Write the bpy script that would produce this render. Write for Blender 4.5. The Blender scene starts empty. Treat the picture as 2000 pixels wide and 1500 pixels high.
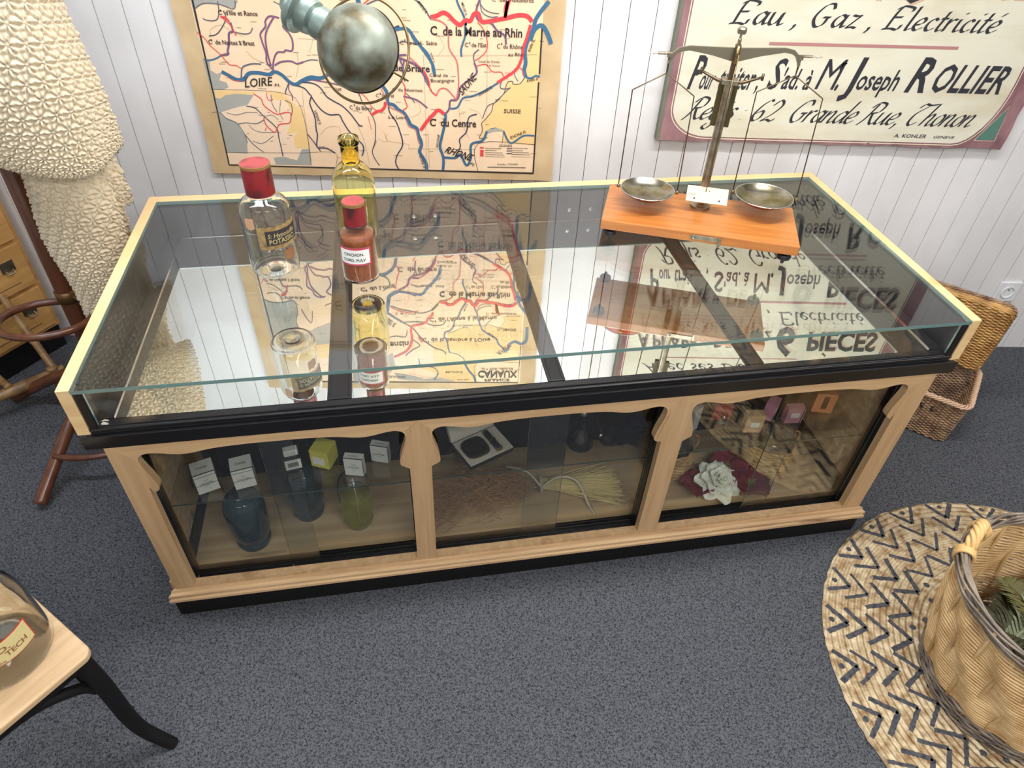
import bpy, bmesh, math, random
from mathutils import Vector, Matrix
R = math.radians
random.seed(7)
scene = bpy.context.scene
# ---------------------------------------------------------------- camera
CAM = Vector((-0.2024, -2.3074, 1.7799))
yaw, pitch, roll = 0.0686774, 0.71933, 0.0544932
cy, sy, cp, sp, cr, sr = math.cos(yaw), math.sin(yaw), math.cos(pitch), math.sin(pitch), math.cos(roll), math.sin(roll)
fwd = Vector((sy*cp, cy*cp, -sp)); r0 = Vector((cy, -sy, 0)); u0 = r0.cross(fwd)
rt = cr*r0 + sr*u0; up = -sr*r0 + cr*u0
cam = bpy.data.objects.new('camera', bpy.data.cameras.new('camera'))
scene.collection.objects.link(cam)
cam.matrix_world = Matrix(((rt.x, up.x, -fwd.x, CAM.x), (rt.y, up.y, -fwd.y, CAM.y), (rt.z, up.z, -fwd.z, CAM.z), (0, 0, 0, 1)))
cam.data.sensor_fit = 'HORIZONTAL'; cam.data.sensor_width = 36; cam.data.lens = 36*1333.65/2000
cam.data.clip_start = 0.02
scene.camera = cam
# ---------------------------------------------------------------- light and exposure
scene.view_settings.view_transform = 'Standard'; scene.view_settings.look = 'None'
scene.view_settings.gamma = 1; scene.view_settings.use_curve_mapping = False
scene.view_settings.exposure = 0.0
world = bpy.data.worlds.new('world'); scene.world = world; world.use_nodes = True
world.node_tree.nodes['Background'].inputs[0].default_value = (0.75, 0.85, 1, 1)
world.node_tree.nodes['Background'].inputs[1].default_value = 0.25
def area(name, loc, sx, sy_, power, col=(1, 1, 1), rot=(0, 0, 0)):
    l = bpy.data.lights.new(name, 'AREA'); l.shape = 'RECTANGLE'; l.size = sx; l.size_y = sy_; l.energy = power; l.color = col
    o = bpy.data.objects.new(name, l); scene.collection.objects.link(o); o.location = loc; o.rotation_euler = rot
    return o
# fluorescent battens on the shop's ceiling: (x, y, length, power, colour)
BATTENS = [(0.35, -0.95, 1.5, 54, (1, .965, .93)), (-1.35, -1.15, 1.5, 36, (.84, .91, 1)), (0.6, -2.9, 1.5, 60, (1, .98, .95)), (-1.3, -3.4, 1.5, 34, (.93, .96, 1)), (2.4, -1.9, 1.5, 24, (.94, .96, 1))]
for i, (x, y, L, p, c) in enumerate(BATTENS):
    area('batten_light', (x, y, 2.52), L, .14, p, c)
# ---------------------------------------------------------------- helpers
COL = scene.collection
def link(o, parent=None):
    COL.objects.link(o)
    if parent: o.parent = parent
    return o
def tag(o, label, cat, group=None, kind=None):
    if label: o['label'] = label
    if cat: o['category'] = cat
    if group: o['group'] = group
    if kind: o['kind'] = kind
    return o
def thing(name, label, cat, loc=(0, 0, 0), rz=0, group=None):
    o = bpy.data.objects.new(name, None); o.empty_display_size = .05; link(o)
    o.location = loc; o.rotation_euler = (0, 0, rz)
    return tag(o, label, cat, group)
class G:
    """collects shapes into one mesh"""
    def __init__(s): s.v = []; s.f = []; s.m = []; s.mi = 0; s.T = Matrix.Identity(4)
    def add(s, vs, fs, mi=None):
        o = len(s.v); s.v += [s.T @ Vector(p) for p in vs]; s.f += [[i+o for i in f] for f in fs]
        s.m += [s.mi if mi is None else mi]*len(fs); return s
    def box(s, x0, x1, y0, y1, z0, z1, mi=None):
        return s.add([(x0,y0,z0),(x1,y0,z0),(x1,y1,z0),(x0,y1,z0),(x0,y0,z1),(x1,y0,z1),(x1,y1,z1),(x0,y1,z1)],
              [(0,3,2,1),(4,5,6,7),(0,1,5,4),(1,2,6,5),(2,3,7,6),(3,0,4,7)], mi)
    def lathe(s, prof, n=40, c=(0, 0, 0), mi=None, sx=1, sy=1):
        vs = []; fs = []; k = len(prof)
        for r, z in prof:
            for i in range(n):
                a = 2*math.pi*i/n; vs.append((c[0]+max(r, 1e-5)*math.cos(a)*sx, c[1]+max(r, 1e-5)*math.sin(a)*sy, c[2]+z))
        for j in range(k-1):
            for i in range(n):
                a, b = j*n+i, j*n+(i+1) % n; fs.append((a, b, b+n, a+n))
        return s.add(vs, fs, mi)
    def tube(s, pts, r, n=10, closed=False, cap=True, mi=None, flat=1):
        P = [Vector(p) for p in pts]; N = len(P); rs = r if isinstance(r, (list, tuple)) else [r]*N
        vs = []; fs = []; nrm = None
        for i in range(N):
            if closed: t = P[(i+1) % N]-P[i-1]
            else: t = P[min(i+1, N-1)]-P[max(i-1, 0)]
            if t.length < 1e-9: t = Vector((0, 0, 1))
            t.normalize()
            if nrm is None: nrm = t.orthogonal().normalized()
            nrm = (nrm - t*nrm.dot(t)).normalized(); b = t.cross(nrm)
            for k in range(n):
                a = 2*math.pi*k/n; vs.append(P[i]+rs[i]*(math.cos(a)*nrm+flat*math.sin(a)*b))
        for i in range(N if closed else N-1):
            j = (i+1) % N
            for k in range(n):
                l = (k+1) % n; fs.append((i*n+k, i*n+l, j*n+l, j*n+k))
        if cap and not closed: fs.append(tuple(range(n))[::-1]); fs.append(tuple((N-1)*n+k for k in range(n)))
        return s.add(vs, fs, mi)
    def prism(s, poly, d0, d1, axis='y', mi=None):
        n = len(poly)
        def P(p, d): return (p[0], d, p[1]) if axis == 'y' else ((p[0], p[1], d) if axis == 'z' else (d, p[0], p[1]))
        vs = [P(p, d0) for p in poly]+[P(p, d1) for p in poly]
        fs = [tuple(range(n)), tuple(range(2*n-1, n-1, -1))]+[(i, i+n, (i+1) % n+n, (i+1) % n) for i in range(n)]
        return s.add(vs, fs, mi)
    def ribbon(s, pts, w, d=0.0, mi=None, th=.0002, smooth=3):
        """flat painted line in the x-z plane, standing th proud of depth d"""
        P = [Vector(p) for p in pts]
        if smooth and len(P) > 2: P = spline(P, smooth)
        L = []; Rr = []
        for i in range(len(P)):
            t = P[min(i+1, len(P)-1)]-P[max(i-1, 0)]
            if t.length < 1e-9: t = Vector((1, 0))
            t.normalize(); n = Vector((-t.y, t.x))*w/2
            L.append(P[i]+n); Rr.append(P[i]-n)
        vs = [(p.x, d-th, p.y) for p in L]+[(p.x, d-th, p.y) for p in Rr]; k = len(P)
        return s.add(vs, [(i, i+1, k+i+1, k+i) for i in range(k-1)], mi)
    def build(s, name, mats, parent=None, smooth=False, bevel=0, loc=None, fixn=True, auto=None):
        me = bpy.data.meshes.new(name); me.from_pydata([tuple(p) for p in s.v], [], s.f)
        if not isinstance(mats, (list, tuple)): mats = [mats]
        for m in mats: me.materials.append(m)
        for i, p in enumerate(me.polygons): p.material_index = s.m[i]; p.use_smooth = smooth
        bm = bmesh.new(); bm.from_mesh(me)
        bmesh.ops.remove_doubles(bm, verts=bm.verts, dist=2e-5)
        if fixn: bmesh.ops.recalc_face_normals(bm, faces=bm.faces)
        if auto:
            for e in bm.edges:
                if len(e.link_faces) == 2 and e.calc_face_angle(0) > auto: e.smooth = False
        bm.to_mesh(me); bm.free()
        o = bpy.data.objects.new(name, me); link(o, parent)
        if loc: o.location = loc
        if bevel:
            b = o.modifiers.new('bevel', 'BEVEL'); b.width = bevel; b.segments = 2; b.limit_method = 'ANGLE'; b.angle_limit = R(40)
        return o
def spline(P, k=4, closed=False):
    out = []; n = len(P)
    for i in range(n if closed else n-1):
        if closed: p0, p1, p2, p3 = P[i-1], P[i], P[(i+1) % n], P[(i+2) % n]
        else: p0, p1, p2, p3 = P[max(i-1, 0)], P[i], P[i+1], P[min(i+2, n-1)]
        for j in range(k):
            t = j/k; out.append(.5*((2*p1)+(p2-p0)*t+(2*p0-5*p1+4*p2-p3)*t*t+(3*p1-p0-3*p2+p3)*t**3))
    if not closed: out.append(P[-1])
    return out
def sp3(pts, k=6, closed=False): return spline([Vector(p) for p in pts], k, closed)
def box_obj(name, mat, parent, *d, bevel=.001): return G().box(*d).build(name, mat, parent, bevel=bevel)
def dup(root):
    def cp(o, par):
        c = o.copy(); link(c, par)
        for ch in list(o.children): cp(ch, c)
        return c
    return cp(root, None)
def text_mesh(t, w=None, h=None, shear=0, bold=0, extr=0):
    """letters as triangles: returns verts, faces with the base line at y=0, scaled to width w and cap height h"""
    cu = bpy.data.curves.new('lettering', 'FONT'); cu.body = t; cu.size = 1; cu.offset = bold*.012; cu.resolution_u = 2; cu.extrude = extr
    o = bpy.data.objects.new('lettering', cu); COL.objects.link(o)
    dg = bpy.context.evaluated_depsgraph_get(); me = bpy.data.meshes.new_from_object(o.evaluated_get(dg))
    vs = [v.co.copy() for v in me.vertices]; fs = [list(p.vertices) for p in me.polygons]
    bpy.data.objects.remove(o); bpy.data.curves.remove(cu); bpy.data.meshes.remove(me)
    if not vs: return [], []
    x0 = min(v.x for v in vs); x1 = max(v.x for v in vs); CAPH = .69
    sx = (w/(x1-x0)) if w else 1; sy_ = (h/CAPH) if h else sx
    if not w and h: sx = sy_
    return [Vector(((v.x-x0)*sx+shear*v.y*sy_, v.y*sy_, v.z)) for v in vs], fs
def put_text(g, t, o, ax, ay, w=None, h=None, shear=0, bold=0, mi=None, lift=.0004, center=False):
    """lay text on a plane: origin o, x axis ax, y axis ay"""
    vs, fs = text_mesh(t, w, h, shear, bold)
    if not vs: return
    o, ax, ay = Vector(o), Vector(ax).normalized(), Vector(ay).normalized(); n = ax.cross(ay)
    dx = -max(v.x for v in vs)/2 if center else 0
    g.add([o+ax*(v.x+dx)+ay*v.y+n*lift for v in vs], fs, mi)
# ---------------------------------------------------------------- materials
def mat(name, col=(.8, .8, .8), rough=.5, metal=0, spec=.5, **k):
    m = bpy.data.materials.new(name); m.use_nodes = True; b = m.node_tree.nodes['Principled BSDF']
    b.inputs['Base Color'].default_value = (*col, 1); b.inputs['Roughness'].default_value = rough; b.inputs['Metallic'].default_value = metal
    b.inputs['Specular IOR Level'].default_value = spec
    for kk, vv in k.items(): b.inputs[kk.replace('_', ' ')].default_value = vv
    return m
def srgb(r, g, b):
    f = lambda c: (c/255/12.92) if c/255 <= .04045 else ((c/255+.055)/1.055)**2.4
    return (f(r), f(g), f(b))
def nodes(m): nt = m.node_tree; return nt, nt.nodes['Principled BSDF'], nt.nodes.new, nt.links.new
def noisy(m, c1, c2, scale=(5, 5, 5), detail=5, rng=(.35, .65), bump=0, bscale=None, dist=.002, rough=None, distortion=0):
    nt, b, N, L = nodes(m)
    tc = N('ShaderNodeTexCoord'); mp = N('ShaderNodeMapping'); mp.inputs['Scale'].default_value = scale; L(tc.outputs['Object'], mp.inputs[0])
    nz = N('ShaderNodeTexNoise'); nz.inputs['Scale'].default_value = 1; nz.inputs['Detail'].default_value = detail; nz.inputs['Distortion'].default_value = distortion; L(mp.outputs[0], nz.inputs[0])
    cr_ = N('ShaderNodeValToRGB'); cr_.color_ramp.elements[0].position = rng[0]; cr_.color_ramp.elements[1].position = rng[1]
    cr_.color_ramp.elements[0].color = (*c1, 1); cr_.color_ramp.elements[1].color = (*c2, 1)
    L(nz.outputs[0], cr_.inputs[0]); L(cr_.outputs[0], b.inputs['Base Color'])
    if bump:
        bp = N('ShaderNodeBump'); bp.inputs['Strength'].default_value = bump; bp.inputs['Distance'].default_value = dist
        src = nz
        if bscale:
            mp2 = N('ShaderNodeMapping'); mp2.inputs['Scale'].default_value = bscale; L(tc.outputs['Object'], mp2.inputs[0])
            src = N('ShaderNodeTexNoise'); src.inputs['Scale'].default_value = 1; src.inputs['Detail'].default_value = 3; L(mp2.outputs[0], src.inputs[0])
        L(src.outputs[0], bp.inputs['Height']); L(bp.outputs[0], b.inputs['Normal'])
    return m
def wood(name, c1, c2, rough=.5, grain=(2, 60, 60), knots=None, bump=.15, spec=.4):
    m = mat(name, c1, rough, spec=spec); noisy(m, c1, c2, grain, 6, (.3, .7), bump, dist=.001, distortion=.6)
    if knots:
        nt, b, N, L = nodes(m); cr_ = b.inputs['Base Color'].links[0].from_node
        tc = N('ShaderNodeTexCoord'); mp = N('ShaderNodeMapping'); mp.inputs['Scale'].default_value = knots[1]; L(tc.outputs['Object'], mp.inputs[0])
        nz = N('ShaderNodeTexNoise'); nz.inputs['Scale'].default_value = 1; nz.inputs['Detail'].default_value = 3; L(mp.outputs[0], nz.inputs[0])
        r2 = N('ShaderNodeValToRGB'); r2.color_ramp.elements[0].position = knots[2]; r2.color_ramp.elements[1].position = knots[2]+.1
        L(nz.outputs[0], r2.inputs[0]); mx = N('ShaderNodeMixRGB'); mx.inputs[2].default_value = (*knots[0], 1)
        L(r2.outputs[0], mx.inputs[0]); L(cr_.outputs[0], mx.inputs[1]); L(mx.outputs[0], b.inputs['Base Color'])
    return m
def pane(name, tint=(.988, .994, .991), rough=0.0, extra=0.0):
    """clear sheet glass: Fresnel reflection over a tinted see-through"""
    m = bpy.data.materials.new(name); m.use_nodes = True; nt = m.node_tree; nt.nodes.clear(); N, L = nt.nodes.new, nt.links.new
    out = N('ShaderNodeOutputMaterial'); tr = N('ShaderNodeBsdfTransparent'); tr.inputs[0].default_value = (*tint, 1)
    gl = N('ShaderNodeBsdfGlossy'); gl.inputs['Roughness'].default_value = rough
    ge = N('ShaderNodeNewGeometry'); mp = N('ShaderNodeMapRange'); mp.inputs['To Min'].default_value = 1.5; mp.inputs['To Max'].default_value = 1/1.5
    L(ge.outputs['Backfacing'], mp.inputs['Value']); fr = N('ShaderNodeFresnel'); L(mp.outputs[0], fr.inputs['IOR'])
    ad = N('ShaderNodeMath'); ad.operation = 'ADD'; ad.use_clamp = True; ad.inputs[1].default_value = extra; L(fr.outputs[0], ad.inputs[0])
    mx = N('ShaderNodeMixShader'); L(ad.outputs[0], mx.inputs[0]); L(tr.outputs[0], mx.inputs[1]); L(gl.outputs[0], mx.inputs[2]); L(mx.outputs[0], out.inputs[0])
    return m
def glass(name, col, ior=1.45, rough=0):
    return mat(name, col, rough, 0, .5, Transmission_Weight=1.0, IOR=ior)
M = {}
M['carpet'] = mat('carpet', rough=.95, spec=.1); 
nt, b, N, L = nodes(M['carpet'])
tc = N('ShaderNodeTexCoord'); vo = N('ShaderNodeTexVoronoi'); vo.inputs['Scale'].default_value = 430; L(tc.outputs['Object'], vo.inputs['Vector'])
se = N('ShaderNodeSeparateColor'); L(vo.outputs['Color'], se.inputs[0])
lo = N('ShaderNodeTexNoise'); lo.inputs['Scale'].default_value = 150; lo.inputs['Detail'].default_value = 4; L(tc.outputs['Object'], lo.inputs[0])
ad = N('ShaderNodeMath'); ad.operation = 'MULTIPLY_ADD'; ad.inputs[1].default_value = .62; L(se.outputs[0], ad.inputs[0]); L(lo.outputs[0], ad.inputs[2])
rp_ = N('ShaderNodeValToRGB'); rp_.color_ramp.elements[0].position = .45; rp_.color_ramp.elements[1].position = 1.0
rp_.color_ramp.elements[0].color = (*srgb(34, 36, 41), 1); rp_.color_ramp.elements[1].color = (*srgb(92, 94, 99), 1); L(ad.outputs[0], rp_.inputs[0]); L(rp_.outputs[0], b.inputs['Base Color'])
bp = N('ShaderNodeBump'); bp.inputs['Strength'].default_value = .35; bp.inputs['Distance'].default_value = .0012; L(se.outputs[0], bp.inputs['Height']); L(bp.outputs[0], b.inputs['Normal'])
M['wall'] = mat('wall_paint', rough=.55); noisy(M['wall'], srgb(214, 212, 212), srgb(234, 233, 234), (3, 3, 2), 6, (.3, .6), .15, (60, 60, 6), .0008)
M['plain'] = mat('room_paint', srgb(220, 218, 214), .8)
M['ceil'] = mat('ceiling_paint', srgb(232, 232, 230), .9)
M['oak'] = wood('pale_oiled_wood', srgb(208, 174, 132), srgb(186, 150, 108), .55, (3, 50, 50), (srgb(150, 104, 62), (5, 9, 9), .68))
M['oakv'] = wood('pale_oiled_wood_upright', srgb(200, 166, 126), srgb(178, 144, 104), .55, (50, 50, 3), (srgb(128, 90, 58), (8, 8, 4), .67))
M['rimwood'] = wood('raw_pine_edge', srgb(238, 208, 158), srgb(220, 182, 128), .5, (3, 3, 40), (srgb(205, 158, 98), (3, 4, 3), .62))
M['mould'] = wood('moulding_wood', srgb(220, 186, 142), srgb(180, 144, 106), .6, (3, 50, 50), (srgb(120, 84, 60), (3, 40, 40), .66))
M['pine'] = wood('aged_pine_boards', srgb(206, 180, 144), srgb(176, 148, 114), .6, (1.2, 40, 40), (srgb(82, 60, 42), (3, 16, 9), .64))
M['black'] = mat('black_lacquer', srgb(20, 19, 22), .32); M['blackmat'] = mat('black_paint', srgb(17, 15, 17), .6, spec=.3)
M['lining'] = mat('black_lining', srgb(16, 16, 18), .5)
M['mirror'] = mat('mirror_silver', (.92, .94, .90), 0.0, 1)
M['pane'] = pane('sheet_glass', extra=.025); M['doorpane'] = pane('door_glass', (.955, .965, .945), extra=.04)
M['darkedge'] = mat('dark_glass_edge', srgb(62, 78, 72), .12, 0, .8)
M['edge'] = mat('glass_edge', srgb(112, 146, 142), .12, 0, 1, Transmission_Weight=.2)
M['brass'] = mat('aged_brass', srgb(150, 128, 90), .32, 1); M['steel'] = mat('worn_steel', srgb(160, 150, 130), .36, 1); noisy(M['steel'], srgb(138, 128, 108), srgb(190, 182, 164), (40, 40, 40), 4, (.3, .7))
M['chrome'] = mat('chrome', srgb(200, 200, 200), .12, 1)
M['ink'] = mat('printing_ink', srgb(38, 36, 38), .6)
M['white'] = mat('white_card', srgb(226, 226, 224), .5)
MAP_AREAS=[('sea',[[-1063,1094],[-1043,1097],[-1047,1068],[-1030,1057],[-1014,1063],[-1027,1038],[-1006,1032],[-1003,1017],[-1022,1010],[-1059,1010]]),('sea',[[-1061,1261],[-1048,1261],[-1044,1248],[-1017,1262]]),('sea',[[-967,1264],[-964,1254],[-948,1252],[-925,1259],[-920,1266]]),('pale',[[-1059,1009],[-838,1006],[-782,951],[-780,765],[-1059,761]]),('sea',[[-1058,1006],[-949,1005],[-928,996],[-954,964],[-991,955],[-1047,937],[-1035,922],[-1002,907],[-991,882],[-980,858],[-988,800],[-1058,803]]),('ochre',[[-1050,1007],[-918,1006],[-932,996],[-982,998],[-1018,993],[-1037,981],[-1051,984]]),('ochre',[[-887,1007],[-838,1006],[-782,951],[-777,823],[-823,824],[-825,862],[-806,879],[-844,870],[-824,912],[-815,944],[-832,983],[-860,982]]),('sea',[[-803,821],[-777,823],[-780,765],[-900,764],[-904,788],[-870,793],[-826,781]]),('pale',[[-1049,797],[-906,796],[-912,763],[-1053,762]]),('ochre',[[-36,1234],[-14,1234],[-11,1083],[-39,1078],[-51,1084],[-57,1121],[-55,1157],[-38,1207]]),('ochre',[[-10,1076],[-13,858],[-123,861],[-120,899],[-149,913],[-176,902],[-195,876],[-203,876],[-191,901],[-195,926],[-163,964],[-155,992],[-124,1024],[-117,1048],[-101,1063],[-95,1056],[-73,1057],[-58,1076]]),('sea',[[-186,885],[-176,904],[-149,915],[-120,905],[-124,901],[-153,900],[-170,893]]),('ochre',[[-325,1402],[-290,1386],[-265,1370],[-253,1366],[-225,1377],[-218,1358],[-203,1357],[-168,1357],[-153,1353],[-108,1367],[-88,1328],[-98,1313],[-70,1309],[-48,1309],[-20,1301],[-16,1459],[-16,1544],[-204,1558],[-204,1668],[-301,1665],[-314,1661],[-367,1648],[-373,1622],[-444,1593],[-430,1580],[-388,1584],[-388,1479],[-393,1451],[-386,1443],[-345,1442],[-323,1434]]),('sea',[[-500,1663],[-549,1655],[-563,1620],[-498,1633],[-456,1645],[-434,1658],[-367,1648],[-314,1661],[-301,1667],[-401,1666]]),('sea',[[-1055,1173],[-1051,1241],[-1021,1257],[-974,1256],[-932,1247],[-928,1305],[-941,1348],[-930,1409],[-894,1399],[-863,1381],[-804,1354],[-747,1344],[-747,1406],[-818,1461],[-920,1476],[-1062,1552]]),('ochre',[[-818,1461],[-771,1424],[-730,1441],[-725,1524],[-1057,1567],[-1062,1552],[-920,1476]]),('sea',[[-716,1358],[-715,1463],[-641,1572],[-562,1507],[-555,1587],[-583,1620],[-746,1689],[-736,1541]])]
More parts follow.
